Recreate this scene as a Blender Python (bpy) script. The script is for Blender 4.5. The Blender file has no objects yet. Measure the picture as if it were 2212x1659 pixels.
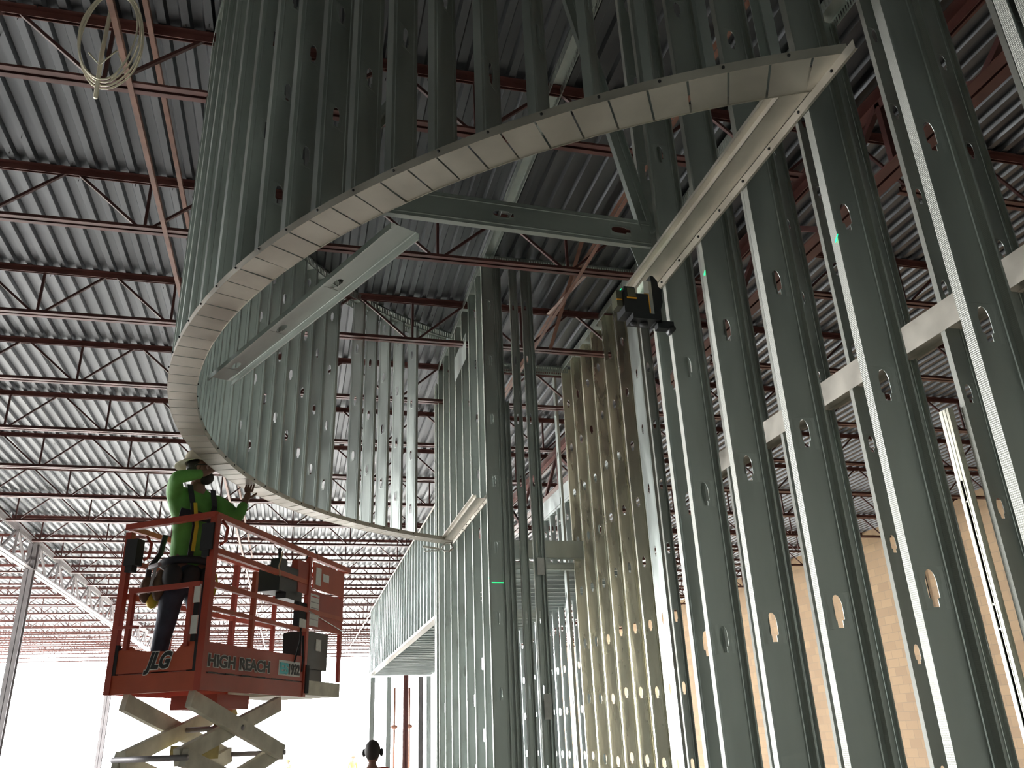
import bpy, bmesh, math, random
from mathutils import Vector, Matrix
random.seed(7)
R = math.radians
sin, cos, pi = math.sin, math.cos, math.pi
EYE = 1.6                       # eye height; every height below is written from the eye and lifted by this
S = bpy.context.scene
C = S.collection

# ------------------------------------------------------------------ camera
FPX, PITCH, ROLL, YAW = 1790.0, 0.40233, -0.04127, 0.25848
def cam_axes():
    f0 = Vector((sin(YAW), cos(YAW), 0)); r0 = Vector((cos(YAW), -sin(YAW), 0)); u0 = Vector((0, 0, 1))
    f = cos(PITCH)*f0 + sin(PITCH)*u0; u = -sin(PITCH)*f0 + cos(PITCH)*u0
    r = cos(ROLL)*r0 + sin(ROLL)*u; u2 = -sin(ROLL)*r0 + cos(ROLL)*u
    return r, u2, f
_r, _u, _f = cam_axes()
cam_data = bpy.data.cameras.new('camera')
cam = bpy.data.objects.new('camera', cam_data); C.objects.link(cam)
cam_data.sensor_fit = 'HORIZONTAL'; cam_data.sensor_width = 36.0
cam_data.lens = FPX/2212*36.0
cam_data.clip_start = 0.05; cam_data.clip_end = 400
cam.matrix_world = Matrix(((_r.x, _u.x, -_f.x, 0), (_r.y, _u.y, -_f.y, 0), (_r.z, _u.z, -_f.z, EYE), (0, 0, 0, 1)))
S.camera = cam

# ------------------------------------------------------------------ world, lights, exposure
W = bpy.data.worlds.new('world'); S.world = W; W.use_nodes = True
wn = W.node_tree.nodes; wl = W.node_tree.links
wn['Background'].inputs[0].default_value = (0.97, 0.985, 1.0, 1)
wn['Background'].inputs[1].default_value = 19.0
S.view_settings.view_transform = 'Standard'; S.view_settings.look = 'None'
S.view_settings.gamma = 1; S.view_settings.use_curve_mapping = False
S.view_settings.exposure = 0.62
S.cycles.max_bounces = 10; S.cycles.diffuse_bounces = 5; S.cycles.glossy_bounces = 5
S.cycles.use_denoising = True
S.cycles.sample_clamp_indirect = 12
def sky_portal(name, loc, rot, sx, sy):      # tells the sampler where daylight comes in; gives no light of its own
    l = bpy.data.lights.new(name, 'AREA'); l.shape = 'RECTANGLE'; l.size = sx; l.size_y = sy
    l.cycles.is_portal = True
    o = bpy.data.objects.new(name, l); C.objects.link(o); o.location = loc; o.rotation_euler = rot
sky_portal('daylight_far_opening', (-8, 46.5, 3.1), (R(-90), 0, 0), 48, 6.2)
sky_portal('daylight_added_left_opening', (-16.2, 29.5, 3.1), (0, R(-90), 0), 6.2, 33)  # unseen left side, set close and left open so daylight brightens the floor

# ------------------------------------------------------------------ materials
MAT = {}
def material(name, col, metal=0.0, rough=0.5, var=0.0, scale=3.0, stretch=(1, 1, 1), bump=0.0, bscale=20.0,
             col2=None, rvar=0.0, emit=None, spec=None, knurl=0.0):
    m = bpy.data.materials.new(name); m.use_nodes = True
    nt = m.node_tree; n = nt.nodes; l = nt.links; b = n['Principled BSDF']
    b.inputs['Base Color'].default_value = (*col, 1); b.inputs['Metallic'].default_value = metal
    b.inputs['Roughness'].default_value = rough
    if spec is not None: b.inputs['Specular IOR Level'].default_value = spec
    if emit:
        b.inputs['Emission Color'].default_value = (*emit[0], 1); b.inputs['Emission Strength'].default_value = emit[1]
    if var or rvar or bump or knurl:
        tc = n.new('ShaderNodeTexCoord'); mp = n.new('ShaderNodeMapping'); l.new(tc.outputs['Object'], mp.inputs[0])
        mp.inputs['Scale'].default_value = stretch
        if any(s != 1 for s in stretch) or True:
            oi = n.new('ShaderNodeObjectInfo'); ml = n.new('ShaderNodeMath'); ml.operation = 'MULTIPLY'; ml.inputs[1].default_value = 37.0
            l.new(oi.outputs['Random'], ml.inputs[0]); l.new(ml.outputs[0], mp.inputs['Location'])
    if var or rvar:
        nz = n.new('ShaderNodeTexNoise'); nz.inputs['Scale'].default_value = scale; nz.inputs['Detail'].default_value = 4
        l.new(mp.outputs[0], nz.inputs['Vector'])
        if var:
            cr = n.new('ShaderNodeMix'); cr.data_type = 'RGBA'
            c2 = col2 or tuple(max(0, c*(1-var)) for c in col)
            cr.inputs[6].default_value = (*c2, 1); cr.inputs[7].default_value = (*col, 1)
            mr = n.new('ShaderNodeMapRange'); mr.inputs[1].default_value = 0.35; mr.inputs[2].default_value = 0.65
            l.new(nz.outputs[0], mr.inputs[0]); l.new(mr.outputs[0], cr.inputs[0]); l.new(cr.outputs[2], b.inputs['Base Color'])
        if rvar:
            m2 = n.new('ShaderNodeMapRange'); m2.inputs[1].default_value = 0.3; m2.inputs[2].default_value = 0.7
            m2.inputs[3].default_value = rough-rvar; m2.inputs[4].default_value = rough+rvar
            l.new(nz.outputs[0], m2.inputs[0]); l.new(m2.outputs[0], b.inputs['Roughness'])
    if bump:
        nb = n.new('ShaderNodeTexNoise'); nb.inputs['Scale'].default_value = bscale; nb.inputs['Detail'].default_value = 2
        l.new(mp.outputs[0], nb.inputs['Vector'])
        bp = n.new('ShaderNodeBump'); bp.inputs['Strength'].default_value = bump; bp.inputs['Distance'].default_value = 0.02
        l.new(nb.outputs[0], bp.inputs['Height']); l.new(bp.outputs[0], b.inputs['Normal'])
    if knurl:                                     # rows of dimples rolled into a flange
        vo = n.new('ShaderNodeTexVoronoi'); vo.inputs['Scale'].default_value = knurl; vo.inputs['Randomness'].default_value = 0.0
        l.new(tc.outputs['Object'], vo.inputs['Vector'])
        bp = n.new('ShaderNodeBump'); bp.inputs['Strength'].default_value = 0.6; bp.inputs['Distance'].default_value = 0.002
        l.new(vo.outputs['Distance'], bp.inputs['Height']); l.new(bp.outputs[0], b.inputs['Normal'])
    MAT[name] = m; return m
material('galvanized', (0.52, 0.565, 0.535), 0.9, 0.40, var=0.16, scale=2.2, stretch=(3, 3, 0.7), rvar=0.08, bump=0.10, bscale=3.0)
material('galvanized_glint', (0.80, 0.77, 0.64), 0.9, 0.30, var=0.12, scale=2.2, stretch=(3, 3, 0.7), rvar=0.08, bump=0.22, bscale=4.0)  # reflections of sunlit surroundings are put into this bright warm base colour
material('galvanized_flange', (0.40, 0.405, 0.37), 0.85, 0.54, var=0.10, scale=3, rvar=0.05, knurl=180)
material('galvanized_track', (0.60, 0.565, 0.495), 0.70, 0.40, var=0.20, scale=5, rvar=0.08, bump=0.08, bscale=6)
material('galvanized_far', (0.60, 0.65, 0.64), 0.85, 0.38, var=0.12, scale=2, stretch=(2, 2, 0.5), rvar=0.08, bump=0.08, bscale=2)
material('deck_metal', (0.150, 0.158, 0.170), 0.92, 0.38, var=0.20, scale=0.8, stretch=(2.5, 0.6, 1), rvar=0.06, bump=0.04, bscale=1.5)
material('red_oxide', (0.15, 0.055, 0.047), 0.1, 0.42, var=0.35, scale=5, rvar=0.08)
material('red_oxide_dark', (0.10, 0.036, 0.033), 0.1, 0.5, var=0.3, scale=5)
material('bridging_rust', (0.27, 0.13, 0.09), 0.1, 0.5, var=0.3, scale=8)
material('steel_grey', (0.35, 0.33, 0.34), 0.5, 0.5, var=0.2, scale=4)
material('screw_dark', (0.03, 0.03, 0.03), 0.6, 0.5)
material('concrete', (0.72, 0.68, 0.60), 0, 0.55, var=0.16, scale=0.6, rvar=0.12)
material('ground', (0.62, 0.60, 0.55), 0, 0.9, var=0.2, scale=0.3)
material('lift_orange', (0.40, 0.050, 0.025), 0, 0.45, var=0.15, scale=6)
material('lift_orange_light', (0.48, 0.085, 0.035), 0, 0.45, var=0.15, scale=6)
material('arm_cream', (0.66, 0.63, 0.52), 0.0, 0.55, var=0.25, scale=7)
material('black_plastic', (0.012, 0.014, 0.016), 0, 0.45, var=0.2, scale=12)
material('black_rubber', (0.02, 0.02, 0.022), 0, 0.8)
material('chrome', (0.7, 0.7, 0.68), 1, 0.25)
material('decal_white', (0.75, 0.75, 0.72), 0, 0.5, var=0.1, scale=30)
material('decal_teal', (0.10, 0.55, 0.60), 0, 0.5)
material('decal_red', (0.6, 0.03, 0.03), 0, 0.5)
material('yellow_plastic', (0.80, 0.36, 0.02), 0, 0.4)
material('label_white', (0.75, 0.73, 0.68), 0, 0.5)
material('smoked_glass', (0.10, 0.10, 0.07), 0, 0.15)
material('laser_green', (0.0, 0.5, 0.12), 0, 0.4, emit=((0.0, 1.0, 0.22), 2.5))
material('skin', (0.20, 0.10, 0.07), 0, 0.55, var=0.15, scale=20)
material('hair', (0.02, 0.015, 0.012), 0, 0.7)
material('hivis_green', (0.115, 0.34, 0.06), 0, 0.75, var=0.22, scale=7, bump=0.5, bscale=9)
material('hivis_yellow', (0.55, 0.70, 0.05), 0, 0.7)
material('denim', (0.045, 0.055, 0.085), 0, 0.85, var=0.35, scale=9, bump=0.5, bscale=12)
material('harness_black', (0.015, 0.017, 0.025), 0, 0.7, var=0.2, scale=20)
material('harness_yellow', (0.55, 0.42, 0.03), 0, 0.7)
material('leather', (0.12, 0.07, 0.04), 0, 0.7, var=0.4, scale=14)
material('hat_tan', (0.62, 0.55, 0.42), 0, 0.45, var=0.06, scale=8)
material('boot', (0.09, 0.055, 0.03), 0, 0.7)
material('orange_cloth', (0.60, 0.08, 0.03), 0, 0.8, var=0.2, scale=10)
material('cable_metal', (0.80, 0.74, 0.60), 0.3, 0.4)
material('insulation_white', (0.7, 0.68, 0.62), 0, 0.8)
material('rope', (0.40, 0.30, 0.18), 0, 0.9)
material('lamp_glow', (1, 0.95, 0.85), 0, 0.4, emit=((1.0, 0.92, 0.78), 30))
material('boom_yellow', (0.45, 0.36, 0.12), 0.0, 0.6, var=0.3, scale=6)
material('concrete_panel', (0.52, 0.55, 0.50), 0, 0.8, var=0.15, scale=0.8)
# masonry
def brick_material():
    m = bpy.data.materials.new('block_masonry'); m.use_nodes = True; nt = m.node_tree; n = nt.nodes; l = nt.links; b = n['Principled BSDF']
    tc = n.new('ShaderNodeTexCoord'); mp = n.new('ShaderNodeMapping'); mp.inputs['Rotation'].default_value = (0, R(90), 0)
    sx = n.new('ShaderNodeSeparateXYZ'); cb = n.new('ShaderNodeCombineXYZ')
    l.new(tc.outputs['Object'], sx.inputs[0]); l.new(sx.outputs['Y'], cb.inputs['X']); l.new(sx.outputs['Z'], cb.inputs['Y'])
    bt = n.new('ShaderNodeTexBrick'); bt.inputs['Scale'].default_value = 1.0
    bt.inputs['Brick Width'].default_value = 0.40; bt.inputs['Row Height'].default_value = 0.20; bt.inputs['Mortar Size'].default_value = 0.008
    bt.inputs['Color1'].default_value = (0.37, 0.255, 0.15, 1); bt.inputs['Color2'].default_value = (0.30, 0.205, 0.125, 1)
    bt.inputs['Mortar'].default_value = (0.27, 0.20, 0.13, 1)
    l.new(cb.outputs[0], bt.inputs['Vector']); l.new(bt.outputs['Color'], b.inputs['Base Color']); b.inputs['Roughness'].default_value = 0.9
    MAT['block_masonry'] = m
brick_material()

# ------------------------------------------------------------------ builders
class MB:
    def __init__(s): s.v = []; s.f = []; s.mi = []; s.cur = 0; s.sm = []
    def poly(s, pts, faces, smooth=False):
        b = len(s.v); s.v += [tuple(p) for p in pts]
        for f in faces: s.f.append([b+i for i in f]); s.mi.append(s.cur); s.sm.append(smooth)
        return s
    def box(s, a, b):
        x0, y0, z0 = (min(a[i], b[i]) for i in range(3)); x1, y1, z1 = (max(a[i], b[i]) for i in range(3))
        return s.poly([(x0,y0,z0),(x1,y0,z0),(x1,y1,z0),(x0,y1,z0),(x0,y0,z1),(x1,y0,z1),(x1,y1,z1),(x0,y1,z1)],
                      [(0,3,2,1),(4,5,6,7),(0,1,5,4),(1,2,6,5),(2,3,7,6),(3,0,4,7)])
    def frame(s, a, b, up=(0,0,1)):
        a = Vector(a); b = Vector(b); d = (b-a).normalized(); u = Vector(up)
        if abs(d.dot(u)) > 0.99: u = Vector((0, 1, 0)) if abs(d.y) < 0.9 else Vector((1, 0, 0))
        r = d.cross(u).normalized(); u = r.cross(d).normalized(); return a, b, r, u
    def bar(s, a, b, w, h, up=(0,0,1)):
        a, b, r, u = s.frame(a, b, up); q = [(-w/2,-h/2),(w/2,-h/2),(w/2,h/2),(-w/2,h/2)]
        p = [e+r*x+u*y for e in (a, b) for x, y in q]
        return s.poly(p, [(3,2,1,0),(4,5,6,7),(0,1,5,4),(1,2,6,5),(2,3,7,6),(3,0,4,7)])
    def prof(s, a, b, prof, up=(0,0,1), closed=True, caps=True):
        a, b, r, u = s.frame(a, b, up); n = len(prof)
        p = [e+r*x+u*y for e in (a, b) for x, y in prof]
        m = n if closed else n-1
        fs = [(i, (i+1)%n, (i+1)%n+n, i+n) for i in range(m)]
        if caps and closed: fs += [tuple(reversed(range(n))), tuple(range(n, 2*n))]
        return s.poly(p, fs)
    def tube(s, pts, r, n=8, closed=False, smooth=True, rs=None):
        pts = [Vector(p) for p in pts]; m = len(pts); rings = []
        up = None
        for i, p in enumerate(pts):
            if closed: d = pts[(i+1)%m]-pts[i-1]
            else: d = pts[min(i+1, m-1)]-pts[max(i-1, 0)]
            d.normalize()
            if up is None: up = Vector((0,0,1)) if abs(d.z) < 0.9 else Vector((1,0,0))
            x = d.cross(up).normalized(); up = x.cross(d).normalized()
            rr = rs[i] if rs else r
            rings.append([p+x*cos(2*pi*k/n)*rr+up*sin(2*pi*k/n)*rr for k in range(n)])
        P = [q for g in rings for q in g]; fs = []
        for i in range(m if closed else m-1):
            j = (i+1)%m
            for k in range(n): fs.append((i*n+k, i*n+(k+1)%n, j*n+(k+1)%n, j*n+k))
        if not closed: fs += [tuple(reversed(range(n))), tuple((m-1)*n+k for k in range(n))]
        return s.poly(P, fs, smooth)
    def ell(s, c, r, nu=14, nv=9, M=None):
        P = []; fs = []
        for i in range(nv+1):
            t = pi*i/nv
            for k in range(nu):
                a = 2*pi*k/nu; q = Vector((r[0]*sin(t)*cos(a), r[1]*sin(t)*sin(a), r[2]*cos(t)))
                if M: q = M @ q
                P.append(Vector(c)+q)
        for i in range(nv):
            for k in range(nu): fs.append((i*nu+k, (i+1)*nu+k, (i+1)*nu+(k+1)%nu, i*nu+(k+1)%nu))
        return s.poly(P, fs, True)
    def data(s, name, mats, origin=(0,0,0)):
        me = bpy.data.meshes.new(name); o = Vector(origin)
        me.from_pydata([Vector(p)-o for p in s.v], [], s.f)
        for m in (mats if isinstance(mats, (list, tuple)) else [mats]): me.materials.append(MAT[m])
        for p, i, sm in zip(me.polygons, s.mi, s.sm): p.material_index = i; p.use_smooth = sm
        me.validate(); me.update(); return me
    def build(s, name, mats, parent=None, origin=None, loc=None):
        if parent is not None:
            org = Vector(parent['_org'])
        else: org = Vector(origin or (0,0,0))
        o = bpy.data.objects.new(name, s.data(name, mats, org)); C.objects.link(o)
        if parent is not None:
            o.parent = parent; o['_org'] = tuple(org)
        else: o.location = org+Vector((0,0,EYE)); o['_org'] = tuple(org)
        return o
def tag(o, label, cat, group=None, kind=None):
    if label: o['label'] = label
    if cat: o['category'] = cat
    if group: o['group'] = group
    if kind: o['kind'] = kind
    return o
def thing(name, label, cat, loc, group=None):
    o = bpy.data.objects.new(name, None); C.objects.link(o); o.location = Vector(loc)+Vector((0,0,EYE)); o['_org'] = tuple(loc)
    o.empty_display_size = 0.1
    return tag(o, label, cat, group)
def struct(o): o['kind'] = 'structure'; return o
ORD = 'first second third fourth fifth sixth seventh eighth ninth tenth eleventh twelfth thirteenth fourteenth fifteenth sixteenth seventeenth eighteenth nineteenth twentieth'.split()
TENS = {20: 'twenty', 30: 'thirty', 40: 'forty', 50: 'fifty'}
def ordn(k):                      # k from 1
    if k <= 20: return ORD[k-1]
    if k % 10 == 0: return {30: 'thirtieth', 40: 'fortieth', 50: 'fiftieth'}[k]
    return TENS[k//10*10]+'-'+ORD[k % 10-1]

# rolled steel stud: u = depth, web at v = 0, flanges run to -v, height along w; punched holes in the web
FL, LIP, TH = 0.032, 0.007, 0.0014
def stud_data(L, D, off, holes=True, mats=('galvanized', 'galvanized_flange'), pitch=0.61):
    bm = bmesh.new()
    cuts = []
    z = off
    while z < L-0.12:
        if z > 0.12: cuts.append(z)
        z += pitch
    g0, g1 = 0.016, 0.026
    cols = [(0, 0), (g0, 0), (g0+0.003, 0.0018), (g1-0.003, 0.0018), (g1, 0), (D-g1, 0), (D-g1+0.003, 0.0018), (D-g0-0.003, 0.0018), (D-g0, 0), (D, 0)]
    def V(x, y, z): return bm.verts.new((x, y, z))
    def F(vs, mi=0):
        f = bm.faces.new(vs); f.material_index = mi
    def strip(p, q, mi=0):
        F([V(p[0], p[1], 0), V(q[0], q[1], 0), V(q[0], q[1], L), V(p[0], p[1], L)], mi)
    strip((0, -FL), (0, 0), 1) ; strip((0+LIP, -FL), (0, -FL))
    strip((D, 0), (D, -FL), 1); strip((D, -FL), (D-LIP, -FL))
    for a, b in zip(cols[:-1], cols[1:]):
        if a[0] == g1 and holes: continue
        strip(a, b)
    if holes:
        x0, x1, cx = g1, D-g1, D/2
        zs = [0]
        for c in cuts:
            zt, zb = c+0.06, c-0.06
            F([V(x0,0,zs[-1]), V(x1,0,zs[-1]), V(x1,0,zb), V(x0,0,zb)])
            rt = [(0, -.052), (.010, -.052), (.010, -.030), (.018, -.026), (.018, .022), (.0135, .040), (.0075, .049), (0, .052)]
            hr = [(cx+x, c+zz) for x, zz in rt]; hl = [(cx-x, c+zz) for x, zz in rt]
            F([V(cx,0,zb), V(x1,0,zb), V(x1,0,zt), V(cx,0,zt)] + [V(x,0,zz) for x, zz in reversed(hr)])
            F([V(cx,0,zt), V(x0,0,zt), V(x0,0,zb), V(cx,0,zb)] + [V(x,0,zz) for x, zz in hl])
            zs.append(zt)
        F([V(x0,0,zs[-1]), V(x1,0,zs[-1]), V(x1,0,L), V(x0,0,L)])
    bmesh.ops.remove_doubles(bm, verts=bm.verts, dist=0.0003)
    bmesh.ops.recalc_face_normals(bm, faces=bm.faces)
    bmesh.ops.solidify(bm, geom=list(bm.faces), thickness=TH)
    me = bpy.data.meshes.new('wall_stud'); bm.to_mesh(me); bm.free()
    for m in mats: me.materials.append(MAT[m])
    return me
_cache = {}
def stud(x, y, z0, L, D, rot, label, group, off=0.35, name='wall_stud', cat='stud', M=None, mats=('galvanized', 'galvanized_flange'), holes=True, mirror=False):
    key = (round(L, 3), D, round(off, 3), mats, holes)
    if key not in _cache: _cache[key] = stud_data(L, D, off, holes, mats)
    o = bpy.data.objects.new(name, _cache[key]); C.objects.link(o)
    mw = Matrix.Translation((x, y, z0+EYE)) @ (M if M is not None else Matrix.Rotation(rot, 4, 'Z'))
    if mirror: mw = mw @ Matrix.Diagonal((1, -1, 1, 1))
    o.matrix_world = mw
    return tag(o, label, cat, group)
def axis_matrix(w, u):            # stud length along w, depth along u
    w = Vector(w).normalized(); u = Vector(u); u = (u-w*u.dot(w)).normalized(); v = w.cross(u)
    return Matrix(((u.x, v.x, w.x, 0), (u.y, v.y, w.y, 0), (u.z, v.z, w.z, 0), (0, 0, 0, 1)))
def channel(mb, a, b, wd, leg, open_dir, side):   # U track: web wd wide along side, legs toward open_dir
    a = Vector(a); b = Vector(b); o = Vector(open_dir).normalized(); s = Vector(side).normalized(); t = 0.0015
    for p, q in (((-wd/2, 0), (wd/2, t)), ((-wd/2, 0), (-wd/2+t, leg)), ((wd/2-t, 0), (wd/2, leg))):
        P = [e+s*x+o*y for e in (a, b) for x, y in ((p[0], p[1]), (q[0], p[1]), (q[0], q[1]), (p[0], q[1]))]
        mb.poly(P, [(3,2,1,0),(4,5,6,7),(0,1,5,4),(1,2,6,5),(2,3,7,6),(3,0,4,7)])
    return mb

# ------------------------------------------------------------------ the building
DECK = 4.56                       # underside of the deck ribs above the eye
YF = 46.0; YB = -7.5; XL = -16.2; XR = 14.2
fl = MB(); fl.box((XL, YB, -EYE-0.15), (XR, YF, -EYE)); struct(fl.build('floor', 'concrete'))
gr = MB(); gr.poly([(-160, -60, -EYE-0.70), (160, -60, -EYE-0.70), (160, 220, -EYE-0.70), (-160, 220, -EYE-0.70)], [(0, 1, 2, 3)])
g = gr.build('outside_ground', 'ground'); struct(g)
# ribbed roof deck: ribs run along y
mb = MB(); prof = []; x = XL
P = 0.1535
while x < XR:
    prof += [(x, 0), (x+0.052, 0), (x+0.068, 0.038), (x+P-0.018, 0.038)]; x += P
prof.append((x, 0))
ys = (YB, YF)
pts = [(px, yy, DECK+pz) for yy in ys for px, pz in prof]; n = len(prof)
mb.poly(pts, [(i, i+1, i+1+n, i+n) for i in range(n-1)])
mb.box((XL, YB, DECK+0.05), (XR, YF, DECK+0.12))
struct(mb.build('ceiling', 'deck_metal'))
ceiling = bpy.data.objects['ceiling']
mb = MB(); rs = random.Random(3)
for k in range(9):
    for sg in (-1, 1):
        for q in range(62):
            xx = XL+P*(int((-5.6-XL)/P)+q)+0.026; yy = 4.70+1.735*(k-2)+sg*(0.06+rs.uniform(0, 0.09)) if rs.random() < 0.6 else 4.70+1.735*(k-2)+rs.uniform(-0.8, 0.8)
            if rs.random() < 0.55: mb.bar((xx, yy, DECK), (xx+rs.uniform(-.004, .004), yy, DECK-rs.uniform(0.012, 0.03)), 0.004, 0.004)
dk = mb.build('deck_screws', 'screw_dark'); dk.parent = ceiling; dk.location = (0, 0, 0); dk['kind'] = 'stuff'
# walls: block wall on the right, block end wall behind the camera with a bay opening
mb = MB(); mb.box((XR, YB, -EYE), (XR+0.2, YF, DECK+0.03)); struct(mb.build('wall_right', 'block_masonry'))
mb = MB(); mb.box((1.0, YB-0.2, -EYE), (XR, YB, DECK+0.1)); mb.box((XL, YB-0.2, -EYE), (1.0, YB, DECK+0.1))
struct(mb.build('wall_back', 'concrete_panel'))
mb = MB(); mb.box((XL-0.2, YB, -EYE), (XL, 13.0, DECK+0.03)); struct(mb.build('wall_left', 'concrete_panel'))  # unseen wall, added to keep left daylight off the near studs

# steel bar joists
JY = [4.70+1.735*k-1.735*2 for k in range(26)]
ZT0, ZT1, ZB0, ZB1 = 4.50, 4.556, 4.025, 4.075
PAN = 1.244
def l_pair(mb, a, b, leg, gap, zflat, zup):       # two angles back to back with a slot between them
    y = a[1]; t = 0.006
    for sgn in (-1, 1):
        y0 = y+sgn*gap/2; y1 = y+sgn*(gap/2+leg)
        mb.box((a[0], min(y0, y1), min(zflat, zflat+(t if zup > zflat else -t))), (b[0], max(y0, y1), max(zflat, zflat+(t if zup > zflat else -t))))
        mb.box((a[0], min(y0, y0+sgn*t), min(zflat, zup)), (b[0], max(y0, y0+sgn*t), max(zflat, zup)))
def joist_meshes(x0, x1, detailed):
    nodes = []; k = math.ceil((x0+1.438)/PAN+0.2)
    while -1.438+PAN*k < x1-0.2: nodes.append(-1.438+PAN*k); k += 1
    out = []
    m = MB(); l_pair(m, (x0, 0, 0), (x1, 0, 0), 0.045, 0.022, ZT1-0.001, ZT0); out.append(('top_chord', m.data('top_chord', 'red_oxide'), None))
    m = MB(); l_pair(m, (nodes[0]-0.15, 0, 0), (nodes[-1]+0.15, 0, 0), 0.042, 0.022, ZB0, ZB1); out.append(('bottom_chord', m.data('bottom_chord', 'red_oxide'), None))
    bars = []
    r = 0.0115
    for i, xn in enumerate(nodes):
        bars.append(('web_vertical', (xn, 0, ZB0+0.02), (xn+0.0, 0, ZT0+0.03)))
        if i+1 < len(nodes):
            xm = (xn+nodes[i+1])/2
            bars.append(('web_diagonal', (xn+0.05, 0, ZB0+0.03), (xm-0.05, 0, ZT0+0.02)))
            bars.append(('web_diagonal', (nodes[i+1]-0.05, 0, ZB0+0.03), (xm+0.05, 0, ZT0+0.02)))
    bars.append(('web_diagonal', (nodes[0]-0.05, 0, ZB0+0.03), (x0+0.05, 0, ZT0+0.02)))
    bars.append(('web_diagonal', (nodes[-1]+0.05, 0, ZB0+0.03), (x1-0.05, 0, ZT0+0.02)))
    if detailed:
        for nm, a, b in bars:
            m = MB(); m.bar(a, b, 2*r, 2*r, (0, 1, 0)); out.append((nm, m.data(nm, 'red_oxide_dark'), None))
    else:
        m = MB()
        for nm, a, b in bars: m.bar(a, b, 2*r, 2*r, (0, 1, 0))
        out.append(('web', m.data('web', 'red_oxide_dark'), None))
    return out
GX = [XL+0.02, XL+0.05, -5.79, 4.15, XR]
BAYW = {0: 'in the far left bay', 1: 'in the left bay past the girder', 2: 'spanning the middle bay over the curved soffit', 3: 'in the right bay running to the block wall'}
BAYL = {0: 'in the farthest left bay', 1: 'in the bay left of the girder', 2: 'above the curved soffit and lift', 3: 'in the bay beside the block wall'}
GRP = {b: 'open web roof joists ' + BAYW[b] for b in BAYW}
seen_from = {0: 12, 1: 7, 2: 2, 3: 1}
for bay in (1, 2, 3):
    for det in (True, False):
        parts = joist_meshes(GX[bay]+0.02, GX[bay+1]-0.02, det)
        for k, yy in enumerate(JY):
            near = (bay == 2 and k <= 9) or (bay == 3 and 2 <= k <= 6)
            if near != det: continue
            if k < seen_from[bay]: continue
            t = thing('roof_joist', 'red bar joist, %s from the camera %s' % (ordn(k-seen_from[bay]+1), BAYL[bay]), 'joist', (0, yy, 0), GRP[bay])
            for nm, me, _ in parts:
                o = bpy.data.objects.new(nm, me); C.objects.link(o); o.parent = t
# joist girders along y, with bolted web angles
def girder(x, label, y0, y1, step):
    t = thing('joist_girder', label, 'girder', (x, y0, 3.9), 'joist girders')
    for nm, z, w in (('top_chord', 4.44, 0.10), ('bottom_chord', 3.80, 0.09)):
        m = MB()
        for sg in (-1, 1):
            m.box((x+sg*0.012, y0, z-0.004), (x+sg*(0.012+w), y1, z+0.004)); m.box((x+sg*0.012, y0, z), (x+sg*0.02, y1, z+(0.085 if z < 4 else -0.085)))
        m.build(nm, 'steel_grey' if x < 0 else 'red_oxide', t)
    yy = y0+0.4; k = 0
    while yy+step < y1:
        for a, b in (((x, yy, 3.83), (x, yy+step/2, 4.42)), ((x, yy+step, 3.83), (x, yy+step/2, 4.42)), ((x, yy+step/2, 3.83), (x, yy+step/2, 4.42))):
            if k < 33:
                m = MB(); m.bar(a, b, 0.05, 0.045, (1, 0, 0)); m.build('web_member', 'red_oxide_dark' if x > 0 else 'steel_grey', t)
        yy += step; k += 1
    return t
girder(-5.79, 'grey truss girder receding on the left, carrying the joists on steel columns', 7.5, YF-0.5, 1.735)
girder(4.15, 'dark red truss girder seen behind the galvanized stud walls on the right', 1.2, YF-0.5, 1.735)
def column(x, y, z1, mt, label):
    m = MB(); w = 0.09
    for q in ((-w, -w, w, -w+0.012), (-w, w-0.012, w, w), (-0.006, -w, 0.006, w)):
        m.box((x+q[0], y+q[1], -EYE), (x+q[2], y+q[3], z1))
    t = thing('steel_column', label, 'column', (x, y, -EYE), 'roof columns')
    m.build('shaft', mt, t)
    m = MB(); m.box((x-0.17, y-0.17, -EYE), (x+0.17, y+0.17, -EYE+0.02)); m.build('base_plate', mt, t)
    m = MB(); m.box((x-0.14, y-0.14, z1-0.015), (x+0.14, y+0.14, z1)); m.build('cap_plate', mt, t)
column(-5.79, 20.45, 4.39, 'steel_grey', 'tall grey steel column left of the lift, carrying the girder end')
column(-5.79, 31.0, 4.39, 'steel_grey', 'grey steel column behind the left post of the lift platform')
column(-15.6, 44.0, 3.790, 'red_oxide_dark', 'distant dark column at the left edge of the daylight opening')
column(4.15, 21.0, 3.790, 'red_oxide_dark', 'steel column hidden mostly behind the framed room')
column(4.15, 33.2, 3.790, 'red_oxide_dark', 'steel column far beyond the framed opening')
# horizontal bridging angles tied to the joist chords
def bridging(x, z, label, y0=1.5, y1=40, mt='bridging_rust', w=0.035, dx=0):
    m = MB(); m.box((x-w/2, y0, z-0.004), (x+w/2, y1, z)); m.box((x+w/2-0.004, y0, z), (x+w/2, y1, z+w)); o = m.build('bridging_angle', mt, origin=(x, y0, z)); tag(o, label, 'bridging', 'bridging angles under the roof')
bridging(-1.27, ZB0-0.002, 'rusty bridging angle under the joists, the upper-left one beside the hanging cable')
bridging(-1.20, ZT0-0.002, 'rusty bridging angle up under the deck, just right of the one by the cable')
bridging(2.42, ZB0-0.002, 'rusty bridging angle crossing behind the corner post, left of the pair')
bridging(2.66, ZT0-0.002, 'rusty bridging angle close to the deck, right of the pair behind the corner post')
def xbrace(x0, x1, y, label):
    t = thing('cross_bridging', label, 'bridging', (x0, y, ZB0), 'diagonal bridging between joists')
    for a, b in (((x0, y, ZB0+0.02), (x1, y+1.7, ZT0)), ((x0, y, ZT0), (x1, y+1.7, ZB0+0.02))):
        m = MB(); m.bar(a, b, 0.04, 0.006); m.build('brace_angle', 'bridging_rust', t)
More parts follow.
